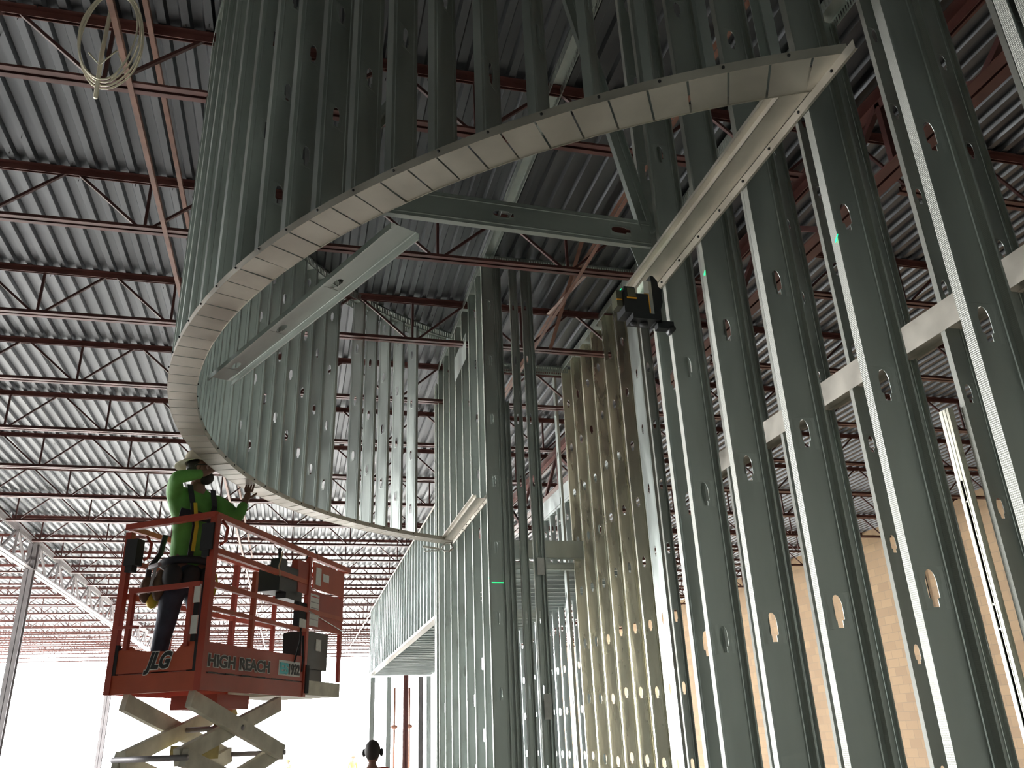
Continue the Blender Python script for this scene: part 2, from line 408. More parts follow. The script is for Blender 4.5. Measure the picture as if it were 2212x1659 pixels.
for q, (yy, w) in enumerate(((6.45, 'nearest crossed pair of rusty braces between joists behind the corner post'), (9.9, 'second crossed pair of rusty braces, deeper behind the corner post'), (15.1, 'third crossed pair of rusty braces, over the framed room'))):
    xbrace(2.50, 2.62, yy, w)

# small work lamp hanging under the roof, glowing beside the lift
t = thing('work_lamp', 'small glowing work lamp under the roof seen past the lift rails', 'lamp', (-1.85, 25.6, 4.3))
m = MB(); m.ell((-1.85, 25.6, 4.22), (0.13, 0.13, 0.13)); m.build('bulb', 'lamp_glow', t)
m = MB(); m.tube([(-1.85, 25.6, 4.33), (-1.85, 25.6, 4.58)], 0.03); m.ell((-1.85, 25.6, 4.37), (0.09, 0.09, 0.05)); m.build('socket', 'black_plastic', t)

# ------------------------------------------------------------------ curved soffit wall
AX, AY, RO, RI = 3.117, 5.4016, 3.98, 3.815
ZS = 2.0                          # soffit height above the eye
def arc(th, r): return (AX+r*cos(R(th)), AY+r*sin(R(th)))
TH0, TH1 = 112.6, 247.4
t = thing('curved_track', 'curved sheet metal bottom track of the hanging wall, made of many snipped plates', 'track', (-0.7, 5.4, ZS))
m = MB(); step = 1.94; th = TH0; k = 0
while th < TH1-0.3:
    t2 = th+step-0.11 if th+step < TH1-0.3 else TH1; tilt = random.uniform(0.0, 0.005)
    ps = []
    for zz in (0, 0.0014):
        for a_, r_ in ((th if th > TH0 else 113.3, RI), (t2 if t2 < TH1 else 246.7, RI), (t2 if t2 < TH1 else 247.75, RO), (th if th > TH0 else 112.25, RO)):
            x, y = arc(a_, r_); ps.append((x, y, ZS+zz+(tilt if r_ == RI else 0)))
    m.poly(ps, [(0,1,2,3), (7,6,5,4), (0,4,5,1), (1,5,6,2), (2,6,7,3), (3,7,4,0)])
    th += step; k += 1
m.build('web_plates', 'galvanized_track', t)
for nm, r0_, r1_ in (('outer_flange', RO-0.0015, RO+0.0005), ('inner_flange', RI-0.0005, RI+0.0015)):
    m = MB(); n = 120; ps = []
    for i in range(n+1):
        e0, e1 = (112.0, 248.0) if nm == 'outer_flange' else (113.3, 246.7)
        a_ = e0+(e1-e0)*i/n
        for r_, z_ in ((r0_, -0.001), (r1_, -0.001), (r1_, 0.038), (r0_, 0.038)):
            x, y = arc(a_, r_); ps.append((x, y, ZS+z_))
    m.poly(ps, [(4*i+j, 4*i+(j+1) % 4, 4*i+4+(j+1) % 4, 4*i+4+j) for i in range(n) for j in range(4)] + [(0,1,2,3), (4*n+3, 4*n+2, 4*n+1, 4*n)])
    m.build(nm, 'galvanized_track', t)
ANG = [220.81+3.03*k for k in range(-33, 9)]
sm = MB(); sm.ell((0, 0, 0), (0.006, 0.006, 0.006), 6, 4); sme = sm.data('screw', 'screw_dark')
for a_ in ANG:
    if not (134 < a_ < 136.5):
        x, y = arc(a_+0.3, RO+0.003 if a_ > 190 else RI-0.003)
        o = bpy.data.objects.new('screw', sme); C.objects.link(o); o.parent = t; o.location = (x+0.7, y-5.4, 0.022)
# studs round the curve
names = []
for i, a_ in enumerate(ANG):
    if 134 < a_ < 136.5: continue
    x, y = arc(a_, RI+0.003)
    j = len(ANG)-i
    if a_ > 190: lb = 'stud on the near side of the curved wall, %s from the pointed end' % ordn(j)
    elif a_ < 172: lb = 'stud on the back of the curved wall, %s from the far end' % ordn(i+1)
    else: lb = 'stud at the leftmost bend of the curved wall, %s from the far end' % ordn(i+1)
    stud(x, y, ZS+0.004, 2.50, RO-RI-0.006, R(a_), lb, 'studs of the curved wall', off=0.30+0.61*((i*0.17) % 1), mats=('galvanized', 'galvanized'))
# slotted deflection track following the curve at the deck
t = thing('curved_slotted_track', 'curved slotted track at the deck above the curved wall studs', 'track', (-0.7, 5.4, 4.5))
m = MB(); n = 110
ps = []
for i in range(n+1):
    a_ = TH0+(TH1-TH0)*i/n
    for r_ in (RI-0.004, RO+0.004):
        x, y = arc(a_, r_); ps.append((x, y, 4.553))
m.poly(ps, [(2*i, 2*i+1, 2*i+3, 2*i+2) for i in range(n)]); m.build('top_plate', 'galvanized', t)
for nm, r_ in (('inner_slotted_leg', RI-0.004), ('outer_slotted_leg', RO+0.004)):
    m = MB()
    def seg(a0, a1, z0, z1):
        (xa, ya), (xb, yb) = arc(a0, r_), arc(a1, r_); (xc, yc), (xd, yd) = arc(a1, r_+0.0015), arc(a0, r_+0.0015)
        m.poly([(xa,ya,z0),(xb,yb,z0),(xc,yc,z0),(xd,yd,z0),(xa,ya,z1),(xb,yb,z1),(xc,yc,z1),(xd,yd,z1)], [(0,3,2,1),(4,5,6,7),(0,1,5,4),(1,2,6,5),(2,3,7,6),(3,0,4,7)])
    a_ = TH0
    while a_ < TH1:
        seg(a_, min(a_+1.9, TH1), 4.533, 4.553); seg(a_, min(a_+1.9, TH1), 4.463, 4.478)
        for q in range(5): seg(a_+q*0.38, a_+q*0.38+0.24, 4.478, 4.533)
        a_ += 1.9
    m.build(nm, 'galvanized', t)

# ------------------------------------------------------------------ straight header along the chord
XW = 1.62
def header(y0, y1, label):
    t = thing('header_track', label, 'track', (XW, y0, ZS), 'straight header tracks')
    m = MB(); channel(m, (1.56, max(y0, 1.80), ZS+0.004), (1.56, y1, ZS+0.004), 0.094, 0.034, (0, 0, 1), (1, 0, 0)); m.build('track', 'galvanized_track', t)
    m = MB(); m.box((1.488, max(y0, 1.95), ZS+0.030), (1.513, y1, ZS+0.0315)); m.box((1.487, max(y0, 1.95), ZS+0.030), (1.4885, y1, ZS+0.045)); m.build('edge_strip', 'galvanized_track', t)
    m = MB(); m.box((1.607, y0, ZS-0.036), (1.6085, y1, ZS+0.002)); m.box((1.6085, y0, ZS-0.036), (XW-0.003, y1, ZS-0.0345)); m.build('hanging_flange', 'galvanized_track', t)
    k = 0; y = y0+0.12
    while y < y1-0.05 and k < 30:
        o = bpy.data.objects.new('screw', sme); C.objects.link(o); o.parent = t; o.location = (1.605-XW, y-y0, -0.018); y += 0.2; k += 1
header(1.66, 3.36, 'bright straight header track running from the pointed end to the laser level')
header(7.16, 8.90, 'pale header track on the left wall of the framed room')
# slotted tracks at the deck
def slotted(a, b, wd, label, group='slotted tracks at the deck'):
    a = Vector(a); b = Vector(b); d = (b-a).normalized(); s = Vector((0, 0, 1)).cross(d); L = (b-a).length
    t = thing('slotted_track', label, 'track', tuple(a), group)
    m = MB(); P = [a+s*(-wd/2), b+s*(-wd/2), b+s*(wd/2), a+s*(wd/2)]; z = Vector((0, 0, 0.0015)); m.poly(P+[p+z for p in P], [(3,2,1,0),(4,5,6,7),(0,1,5,4),(1,2,6,5),(2,3,7,6),(3,0,4,7)]); m.build('top_plate', 'galvanized', t)
    for sg in (-1, 1):
        m = MB()
        def bx(u0, u1, z0, z1):
            p = a+s*(sg*wd/2); q = s*(sg*0.0015); pp = [p+d*u0, p+d*u1, p+d*u1+q, p+d*u0+q]
            m.poly([v+Vector((0,0,z0)) for v in pp]+[v+Vector((0,0,z1)) for v in pp], [(0,3,2,1),(4,5,6,7),(0,1,5,4),(1,2,6,5),(2,3,7,6),(3,0,4,7)])
        bx(0, L, -0.018, 0); bx(0, L, -0.088, -0.072)
        u = 0
        while u < L: bx(u, min(u+0.014, L), -0.072, -0.018); u += 0.026
        m.build('slotted_leg', 'galvanized', t)
slotted((1.666, 1.3, DECK-0.004), (1.666, 9.95, DECK-0.004), 0.096, 'long slotted track at the deck running straight above the header line')
slotted((1.66, 7.16, DECK-0.006), (3.34, 7.16, DECK-0.006), 0.096, 'slotted track at the deck crossing above the front of the framed room')
slotted((1.66, 9.72, DECK-0.006), (3.34, 9.72, DECK-0.006), 0.096, 'slotted track at the deck above the back of the framed room')
slotted((3.326, 0.6, DECK-0.002), (3.326, 9.65, DECK-0.002), 0.158, 'slotted track at the deck above the inner stud wall')

# ------------------------------------------------------------------ W1: the wall the camera stands beside
D1 = 0.092; HT = 6.13; Z0 = -EYE+0.004
for i, y in enumerate((0.33, 0.74, 1.15, 1.20, 1.565, 1.975, 2.415, 2.82, 3.205, 3.36)):
    stud(XW, y, Z0, HT, 0.155, 0, 'full height stud of the nearest right-hand wall, %s from the camera' % ordn(i+1), 'studs of the nearest wall', off=0.10)
m = MB(); channel(m, (XW+0.0775, 0.2, -EYE+0.001), (XW+0.0775, 3.4, -EYE+0.001), 0.159, 0.03, (0, 0, 1), (1, 0, 0)); tag(m.build('bottom_track', 'galvanized'), 'floor track under the nearest right-hand stud wall', 'track', 'floor tracks')
# W2: parallel wall further right, studs broken at a horizontal track
X2 = 3.25
t = thing('mid_track', 'horizontal galvanized track crossing behind the nearest studs on the right', 'track', (X2, 0.4, 2.0))
m = MB(); channel(m, (X2+0.076, 0.4, 1.955), (X2+0.076, 6.35, 1.955), 0.158, 0.03, (0, 0, -1), (1, 0, 0)); m.build('lower_track', 'galvanized_track', t)
m = MB(); channel(m, (X2+0.076, 0.4, 1.96), (X2+0.076, 6.35, 1.96), 0.158, 0.03, (0, 0, 1), (1, 0, 0)); m.box((X2-0.004, 0.4, 1.90), (X2-0.002, 6.35, 2.06)); m.build('face_plate', 'galvanized_track', t)
for i in range(17):
    y = 0.82+0.406*i
    if y > 6.3: break
    stud(X2, y, 2.0, 2.53, 0.152, 0, 'stud above the horizontal track behind the nearest wall, %s from the camera' % ordn(i+1), 'upper studs of the second wall', off=0.16)
    stud(X2, y+0.03, Z0, 3.53, 0.152, 0, 'stud below the horizontal track behind the nearest wall, %s from the camera' % ordn(i+1), 'lower studs of the second wall', off=0.10)
# W4: inner side of the framed room, beyond the jamb
stud(X2-0.01, 7.10, Z0, HT, 0.25, R(90), 'bright jamb stud at the end of the inner wall, face toward the opening', 'studs of the inner room wall', off=0.10)
stud(X2, 7.06, Z0, HT, 0.092, 0, 'galvanized stud joined to the camera side of the bright jamb', 'studs of the inner room wall', off=0.10)
for i in range(6):
    stud(X2, 7.72+0.395*i, Z0, HT, 0.152, 0, 'deep stud with a gold glint in its colour on the inner room wall, %s left of the bright jamb' % ordn(i+1), 'studs of the inner room wall', off=0.10+0.02*(i % 3), mats=('galvanized_glint', 'galvanized_glint'))
stud(X2-0.02, 9.95, Z0, HT, D1, R(90), 'corner stud at the far left end of the inner room wall', 'studs of the inner room wall', off=0.12)
# W3: left side of the framed room (under the far end of the curve)
for i in range(7):
    y = 7.50+0.406*i
    stud(XW, y, Z0, HT, 0.152, 0, 'galvanized stud in the left wall of the framed room, %s behind the corner post' % ordn(i+1), 'studs of the left room wall', off=0.10+0.30*(i % 2))
for i, y in enumerate((10.0, 10.10)):
    stud(XW-0.02, y, Z0, HT-0.2, D1, 0, ('inner' if i == 0 else 'outer')+' stud of the doubled end post where the left room wall meets the fascia', 'end post studs', off=0.10)
m = MB(); m.box((XW-0.006, 8.0, 3.80), (XW-0.004, 8.7, 4.10)); tag(m.build('sheet_plate', 'galvanized', origin=(XW, 8.0, 3.8)), 'flat sheet metal plate high on the left room wall under the joists', 'plate')
m = MB(); channel(m, (XW+D1/2, 7.1, -EYE+0.001), (XW+D1/2, 10.1, -EYE+0.001), D1+0.004, 0.03, (0, 0, 1), (1, 0, 0)); tag(m.build('bottom_track', 'galvanized'), 'floor track under the left wall of the framed room', 'track', 'floor tracks')
# corner post and front studs of the room, seen nearly face on
def post(x, y, rot, L, label, off=0.1, D=0.092, **k): return stud(x, y, Z0, L, D, rot, label, 'front studs of the framed room', off=off, **k)
post(XW-0.015, 7.15, 0, HT, 'broad dark stud with a bright left edge at the front left corner of the room', D=0.152)
post(XW+0.142, 7.17, 0, HT, 'narrow stud pressed against the right side of the corner stud', D=0.05, holes=False)
post(XW+0.160, 7.20, 0, 4.58, 'shorter stud with open top, right of the corner stud', D=0.080)
post(XW+0.268, 7.12, 0, HT, 'slim front stud right of the shorter open-topped stud', D=0.078)
post(XW+0.385, 7.10, 0, HT, 'front stud carrying the white splice plates', D=0.078)
post(XW+0.455, 7.17, 0, HT, 'narrow stud backing the one with white splice plates', D=0.06, holes=False)
for i, (x, y, z, w) in enumerate(((2.06, 7.066, 1.30, 'upper'), (2.06, 7.066, 0.12, 'lower'))):
    m = MB(); m.box((x-0.03, y-0.004, z), (x+0.035, y, z+0.15+0.05*i)); p_ = m.build('splice_plate', 'decal_white', origin=(x, y, z)); tag(p_, w+' white splice plate screwed to the room front stud', 'plate', 'white splice plates')
m = MB(); m.box((3.234, 7.09, 0.50), (3.239, 7.18, 0.62)); tag(m.build('splice_plate', 'galvanized_track', origin=(3.234, 7.09, 0.5)), 'small bent clip plate on the jamb of the inner wall', 'plate')
m = MB(); channel(m, (XW+0.16, 7.9, 1.60), (XW+0.50, 7.9, 1.60), 0.092, 0.03, (0, 0, 1), (0, 1, 0)); m.box((XW+0.16, 7.855, 1.60), (XW+0.5, 7.857, 1.73)); tag(m.build('blocking_track', 'galvanized', origin=(XW+0.16, 7.9, 1.6)), 'short horizontal blocking track between the narrow room studs', 'track')

# room behind: soffit joists, header band and back wall
t0 = thing('rear_header', 'deep horizontal header band across the back of the framed room', 'header', (1.9, 9.62, 1.95))
m = MB(); m.box((1.75, 9.60, 1.97), (3.40, 9.602, 2.18)); m.box((1.75, 9.60, 1.97), (3.40, 9.70, 1.972)); m.box((1.75, 9.60, 2.178), (3.40, 9.70, 2.18)); m.build('face', 'galvanized', t0)
for i in range(19):
    y = 9.80+0.335*i
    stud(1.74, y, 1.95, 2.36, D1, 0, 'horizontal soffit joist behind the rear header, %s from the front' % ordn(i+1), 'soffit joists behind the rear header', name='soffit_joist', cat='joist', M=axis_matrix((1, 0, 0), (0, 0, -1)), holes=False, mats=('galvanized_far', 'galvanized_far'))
for x_, w_ in ((1.70, 'left'), (4.145, 'right')):
    m = MB(); channel(m, (x_, 9.7, 1.90), (x_, 16.4, 1.90), 0.10, 0.03, (1 if x_ < 3 else -1, 0, 0), (0, 0, 1)); tag(m.build('soffit_track', 'galvanized_far', origin=(x_, 9.7, 1.9)), '%s edge track holding the soffit joists behind the rear header' % w_, 'track', 'edge tracks of the rear soffit')
for i in range(17):
    y = 11.6+0.36*i
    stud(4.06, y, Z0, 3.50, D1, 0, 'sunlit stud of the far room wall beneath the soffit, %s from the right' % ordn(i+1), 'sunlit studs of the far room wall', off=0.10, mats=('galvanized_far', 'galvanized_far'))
for i in range(9):
    y = 10.3+0.42*i
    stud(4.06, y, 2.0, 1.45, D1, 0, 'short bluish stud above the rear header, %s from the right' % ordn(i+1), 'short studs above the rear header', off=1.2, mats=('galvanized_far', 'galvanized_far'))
m = MB(); channel(m, (4.11, 9.9, 3.46), (4.11, 14.2, 3.46), 0.1, 0.04, (0, 0, -1), (1, 0, 0)); m.box((4.05, 9.9, 3.46), (4.052, 14.2, 3.72)); tag(m.build('top_track', 'galvanized_far', origin=(4.1, 9.9, 3.46)), 'wide sloping-looking top track above the short bluish studs', 'track')

# fascia running away to the daylight, with soffit joists and posts
t = thing('fascia_track', 'long bright bottom track of the fascia box leading toward daylight', 'track', (XW, 10.0, 1.36))
m = MB(); channel(m, (XW+0.046, 10.2, 1.352), (XW+0.046, 19.6, 1.352), 0.098, 0.035, (0, 0, 1), (1, 0, 0)); m.build('bottom_track', 'galvanized_track', t)
m = MB(); channel(m, (XW+0.046, 10.2, 2.76), (XW+0.046, 19.6, 2.76), 0.098, 0.035, (0, 0, -1), (1, 0, 0)); m.build('top_track', 'galvanized_track', t)
for i in range(31):
    y = 10.28+0.305*i
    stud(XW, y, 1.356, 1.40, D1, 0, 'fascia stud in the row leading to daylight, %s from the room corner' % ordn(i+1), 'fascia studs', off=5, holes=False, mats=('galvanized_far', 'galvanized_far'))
for i in range(31):
    y = 10.3+0.305*i
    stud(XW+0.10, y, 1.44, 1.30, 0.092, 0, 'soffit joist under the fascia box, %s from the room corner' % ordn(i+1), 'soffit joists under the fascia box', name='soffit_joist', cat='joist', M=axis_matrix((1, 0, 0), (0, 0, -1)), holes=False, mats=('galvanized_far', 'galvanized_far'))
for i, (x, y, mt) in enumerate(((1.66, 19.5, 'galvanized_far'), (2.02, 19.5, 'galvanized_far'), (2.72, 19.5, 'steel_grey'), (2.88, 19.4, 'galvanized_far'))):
    stud(x, y, Z0, 2.92, 0.10, R(0), 'backlit post under the far end of the fascia, %s from the left' % ordn(i+1), 'posts under the fascia', off=0.3+0.1*i, mats=(mt, mt), name='fascia_post', cat='post', holes=False)

# ------------------------------------------------------------------ braces inside the curve
def brace(a, b, D, wdir, label, off=0.4, mirror=False, holes=True):
    a = Vector(a); b = Vector(b); L = (b-a).length; M = axis_matrix(b-a, wdir)
    return stud(a.x, a.y, a.z, L, D, 0, label, 'braces inside the curved wall', off=off, name='brace_stud', cat='brace', M=M, mats=('galvanized', 'galvanized'), mirror=mirror, holes=holes)
brace((1.615, 3.26, 2.23), (-0.03, 3.20, 2.235), 0.152, (0, 0, 1), 'horizontal stud brace tying the curved wall to the nearest straight wall', off=0.16, mirror=True)
brace((-0.62, 4.98, 2.12), (0.30, 3.12, 2.12), 0.152, (0.9, 0.44, 0), 'flat diagonal stud brace between the back of the curve and the horizontal brace', off=0.24)
brace((1.56, 3.28, 2.32), (1.17, 3.36, 4.50), 0.092, (1, 0.1, 0), 'slanted stud strut rising from the horizontal brace to the deck', off=9, holes=False)
brace((0.06, 3.12, 2.46), (0.40, 3.22, 3.10), 0.092, (0.1, 1, 0), 'short dark diagonal brace glimpsed between the near curved studs', off=9, holes=False)
m = MB(); m.poly([(1.50, 3.262, 2.22), (1.615, 3.262, 2.22), (1.60, 3.262, 2.09), (1.55, 3.262, 2.05)]+[(1.50, 3.264, 2.22), (1.615, 3.264, 2.22), (1.60, 3.264, 2.09), (1.55, 3.264, 2.05)], [(0,1,2,3),(7,6,5,4),(0,4,5,1),(1,5,6,2),(2,6,7,3),(3,7,4,0)])
tag(m.build('gusset_plate', 'galvanized', origin=(1.55, 3.26, 2.1)), 'bent gusset plate hanging under the right end of the horizontal brace', 'plate')
# locking clamp where the curve meets the far wall
cl = thing('locking_clamp', 'silver locking clamp gripping the far end of the curved track', 'clamp', (1.46, 8.85, 1.93))
m = MB(); m.tube([(1.60, 8.97, 1.985), (1.62, 8.95, 1.93), (1.57, 8.93, 1.885), (1.50, 8.92, 1.90)], 0.011, 8); m.build('jaw', 'chrome', cl)
m = MB(); m.bar((1.51, 8.92, 1.905), (1.27, 8.86, 1.925), 0.022, 0.020); m.build('fixed_handle', 'chrome', cl)
m = MB(); m.bar((1.48, 8.92, 1.895), (1.29, 8.87, 1.875), 0.018, 0.014); m.build('lever', 'chrome', cl)
m = MB(); m.tube([(1.61, 8.96, 1.99), (1.54, 8.94, 1.985), (1.49, 8.92, 1.93)], 0.009, 8); m.build('upper_jaw', 'chrome', cl)

# ------------------------------------------------------------------ laser level on its bracket
lx, ly, lz = 1.36, 3.12, 1.80
ll = thing('laser_level', 'black and yellow laser level glowing green beside the end of the straight header', 'laser level', (lx, ly, lz))
m = MB(); m.box((lx-0.005, ly-0.045, lz-0.055), (lx+0.115, ly+0.05, lz+0.045)); m.build('body', 'black_plastic', ll)
m = MB(); m.box((lx-0.002, ly-0.048, lz+0.02), (lx+0.05, ly+0.04, lz+0.075)); m.build('head', 'black_plastic', ll)
m = MB(); m.box((lx+0.012, ly-0.0515, lz+0.022), (lx+0.052, ly-0.0475, lz+0.066)); m.build('front_window', 'smoked_glass', ll)
m = MB(); m.box((lx+0.008, ly-0.051, lz+0.012), (lx+0.056, ly-0.048, lz+0.020)); m.build('yellow_trim', 'yellow_plastic', ll)
m = MB(); m.box((lx-0.034, ly-0.03, lz-0.02), (lx-0.006, ly+0.03, lz+0.062)); m.build('side_head', 'smoked_glass', ll)
m = MB(); m.box((lx-0.035, ly-0.032, lz+0.010), (lx-0.008, ly-0.0295, lz+0.016)); m.build('side_trim', 'yellow_plastic', ll)
m = MB(); m.ell((lx+0.018, ly, lz+0.078), (0.020, 0.022, 0.012), 12, 6); m.build('glowing_top_lens', 'laser_green', ll)
m = MB(); m.poly([(lx+0.100, ly-0.04, lz+0.05), (lx+0.122, ly-0.04, lz+0.05), (lx+0.124, ly-0.04, lz-0.045), (lx+0.114, ly-0.04, lz-0.05), (lx+0.112, ly-0.04, lz+0.025)]+[(lx+0.100, ly+0.035, lz+0.05), (lx+0.122, ly+0.035, lz+0.05), (lx+0.124, ly+0.035, lz-0.045), (lx+0.114, ly+0.035, lz-0.05), (lx+0.112, ly+0.035, lz+0.025)],
   [(4,3,2,1,0),(5,6,7,8,9),(0,1,6,5),(1,2,7,6),(2,3,8,7),(3,4,9,8),(4,0,5,9)]); m.build('yellow_back', 'yellow_plastic', ll)
m = MB(); m.box((lx+0.098, ly-0.045, lz+0.052), (lx+0.122, ly+0.03, lz+0.115)); m.build('white_label', 'label_white', ll)
br = thing('laser_bracket', 'black magnetic wall bracket holding the laser level on the header', 'bracket', (lx+0.16, ly, lz))
m = MB(); m.box((lx+0.125, ly-0.035, lz-0.07), (lx+0.142, ly+0.03, lz+0.12)); m.build('sliding_rail', 'chrome', br)
m = MB(); m.prof((lx+0.165, ly-0.03, lz), (lx+0.165, ly+0.03, lz), [(-0.02, -0.09), (0.012, -0.09), (0.014, -0.02), (0.028, 0.02), (0.026, 0.06), (0.03, 0.085), (0.014, 0.10), (0.012, 0.13), (-0.008, 0.155), (-0.022, 0.155), (-0.02, 0.12)]); m.build('back_plate', 'black_plastic', br)
m = MB(); m.box((lx+0.03, ly-0.05, lz-0.085), (lx+0.16, ly+0.04, lz-0.058)); m.build('base_shelf', 'black_plastic', br)
m = MB(); m.tube([(lx+0.05, ly, lz-0.084), (lx+0.05, ly, lz-0.094)], 0.016, 12); m.tube([(lx+0.10, ly, lz-0.084), (lx+0.10, ly, lz-0.094)], 0.02, 12); m.build('mounting_boss', 'black_rubber', br)
m = MB(); m.box((lx+0.155, ly-0.03, lz-0.115), (lx+0.235, ly+0.01, lz-0.078)); m.tube([(lx+0.225, ly-0.035, lz-0.115), (lx+0.225, ly+0.012, lz-0.115)], 0.015, 10); m.build('foot_clamp', 'black_plastic', br)
# thin green laser lines where the plane crosses the studs
def laser_mark(a, b, label, w=0.004):
    m = MB(); m.bar(a, b, w, 0.0012, (0, 1, 0) if abs(a[0]-b[0]) > abs(a[1]-b[1]) else (1, 0, 0)); tag(m.build('laser_line', 'laser_green', origin=a), label, 'laser line', 'green laser lines on the studs')
laser_mark((1.6035, 7.12, 1.28), (1.6035, 7.15, 1.28), 'short green laser line on the left edge of the corner post')
laser_mark((1.635, 7.1475, 1.245), (1.74, 7.1475, 1.245), 'longer green laser line across the face of the corner post')
laser_mark((1.6165, 1.955, 1.43), (1.6165, 1.935, 1.45), 'green laser tick on the stud just under the straight header')
laser_mark((1.6165, 2.80, 1.80), (1.6165, 2.785, 1.815), 'green laser tick on a stud edge below the middle of the header')
laser_mark((X2-0.003, 3.66, 1.74), (X2-0.003, 3.625, 1.745), 'green laser tick behind the nearest studs, right one')
laser_mark((X2-0.003, 4.47, 1.74), (X2-0.003, 4.435, 1.745), 'green laser tick behind the nearest studs, left one')

# ------------------------------------------------------------------ coil of metal clad cable
cx, cy, cz = -1.33, 4.28, 3.99
cc = thing('cable_coil', 'coil of pale metal clad cable hanging from the joist at upper left', 'cable', (cx, cy, cz))
for q in range(4):
    m = MB(); pts = []
    for k in range(40):
        a_ = 2*pi*k/40; rr = 0.150+0.010*q
        pts.append((cx+rr*cos(a_)+0.006*sin(3*a_+q), cy+0.02*q+0.015*sin(a_+q), cz+0.42+0.03*q*0.3+0.36*sin(a_)*(1+0.02*q)-0.36))
    m.tube(pts, 0.006, 7, closed=True); m.build('cable_loop', 'cable_metal', cc)
m = MB(); m.tube([(cx+0.05, cy+0.02, cz-0.28), (cx+0.10, cy+0.02, cz-0.14), (cx+0.06, cy, cz-0.05), (cx-0.02, cy, cz-0.18), (cx-0.09, cy, cz-0.10)], 0.006, 7); m.build('loose_end', 'cable_metal', cc)
m = MB(); m.tube([(cx-0.05, cy+0.1, cz+0.35), (cx-0.035, cy+0.05, cz-0.05), (cx-0.005, cy, cz-0.43)], 0.013, 8); m.build('cable_tail', 'cable_metal', cc)

# conduits on the block wall and an odd few beyond the studs
for i, (y, r_) in enumerate(((12.5, .03), (13.9, .025), (15.8, .022), (16.6, .022), (20.6, .022), (20.75, .022), (20.9, .022), (25.6, .025), (28.5, .025))):
    m = MB(); m.tube([(XR-0.04, y, -EYE+0.02), (XR-0.04, y, 4.10)], r_, 8); o = m.build('conduit', 'chrome', origin=(XR-0.04, y, -EYE))
    tag(o, 'vertical metal conduit on the tan block wall, %s of the row from the camera side' % ordn(i+1), 'conduit', 'conduits on the block wall')
stud(3.19, 3.31, Z0, 3.07, 0.064, R(90), 'shiny bluish stud at the far right, standing behind the nearest wall', 'loose full studs on the right', off=0.2, mats=('galvanized_glint', 'galvanized_glint'), name='wall_stud')

# ------------------------------------------------------------------ scissor lift
LV = Vector((0.481, 0.877, 0)); WV = Vector((-0.877, 0.481, 0)); NV = Vector((-0.63, 6.50, 0.385))
def LP(l, w, z): return NV+LV*l+WV*w+Vector((0, 0, z))
Ml = Matrix((( LV.x, WV.x, 0, 0), (LV.y, WV.y, 0, 0), (0, 0, 1, 0), (0, 0, 0, 1)))
LL, LW = 1.50, 0.76
lift = thing('scissor_lift', 'orange scissor lift raised under the curved soffit, carrying the worker', 'scissor lift', tuple(LP(0.75, 0.38, -EYE-0.385)))
def lbox(m, a, b):
    p = [LP(x, y, z) for z in (a[2], b[2]) for x, y in ((a[0], a[1]), (b[0], a[1]), (b[0], b[1]), (a[0], b[1]))]
    return m.poly(p, [(0,3,2,1),(4,5,6,7),(0,1,5,4),(1,2,6,5),(2,3,7,6),(3,0,4,7)])
def lbar(m, a, b, w=0.04, h=0.04, up=(0, 0, 1)): return m.bar(LP(*a), LP(*b), w, h, up)
O, O2 = 'lift_orange', 'lift_orange_light'
m = MB(); lbox(m, (0.02, 0.02, 0.10), (LL-0.02, LW-0.02, 0.135)); m.build('platform_floor', 'steel_grey', lift)
m = MB(); lbox(m, (0, -0.002, 0.0), (LL, 0.022, 0.115)); m.build('lower_side_rail', O, lift)
m = MB(); lbox(m, (0, 0.0, 0.125), (LL, 0.012, 0.33)); tb = m.build('side_toe_board', O, lift)
m = MB(); lbox(m, (0, LW-0.02, 0.0), (LL, LW, 0.33)); m.build('far_side_panel', O, lift)
m = MB(); lbox(m, (-0.004, 0, 0.0), (0.03, LW, 0.13)); m.build('end_beam', O2, lift)
m = MB(); m.poly([LP(-0.005, w, z) for w, z in ((0.06, 0.14), (0.70, 0.14), (0.70, 0.30), (0.60, 0.325), (0.55, 0.29), (0.22, 0.27), (0.16, 0.335), (0.06, 0.335))]+[LP(0.012, w, z) for w, z in ((0.06, 0.14), (0.70, 0.14), (0.70, 0.30), (0.60, 0.325), (0.55, 0.29), (0.22, 0.27), (0.16, 0.335), (0.06, 0.335))],
   [(0,1,2,3,4,5,6,7), (15,14,13,12,11,10,9,8)]+[(i, i+8, (i+1) % 8+8, (i+1) % 8) for i in range(8)]); m.build('gate_panel', O2, lift)
m = MB(); lbox(m, (-0.012, 0.70, 0.13), (0.02, 0.76, 0.34)); m.build('gate_edge_strip', 'black_rubber', lift)
m = MB(); lbox(m, (-0.014, 0.035, 0.13), (-0.004, 0.065, 0.34)); m.build('gate_edge_strip', 'black_rubber', lift)
def post3(l, w, z0, z1, mt=O, s=0.042, name='rail_post'):
    m = MB(); lbar(m, (l, w, z0), (l, w, z1), s, s, (LV.x, LV.y, 0)); m.build(name, mt, lift)
post3(0.01, 0.012, 0.0, 1.25, s=0.055); post3(0.01, LW-0.01, 0.0, 1.18, s=0.05); post3(LL, 0.01, 0.0, 1.2); post3(LL, LW-0.01, 0.0, 1.2)
post3(0.62, 0.01, 0.33, 0.92, O2, 0.036); post3(0.62, LW-0.01, 0.3, 1.2, O2, 0.036)
post3(2.20, 0.02, 0.15, 1.17, O, 0.034); post3(2.20, LW-0.02, 0.15, 1.17, O, 0.034)
def rail(a, b, mt=O2, s=0.040, name='guard_rail'):
    m = MB(); lbar(m, a, b, s, s); m.build(name, mt, lift)
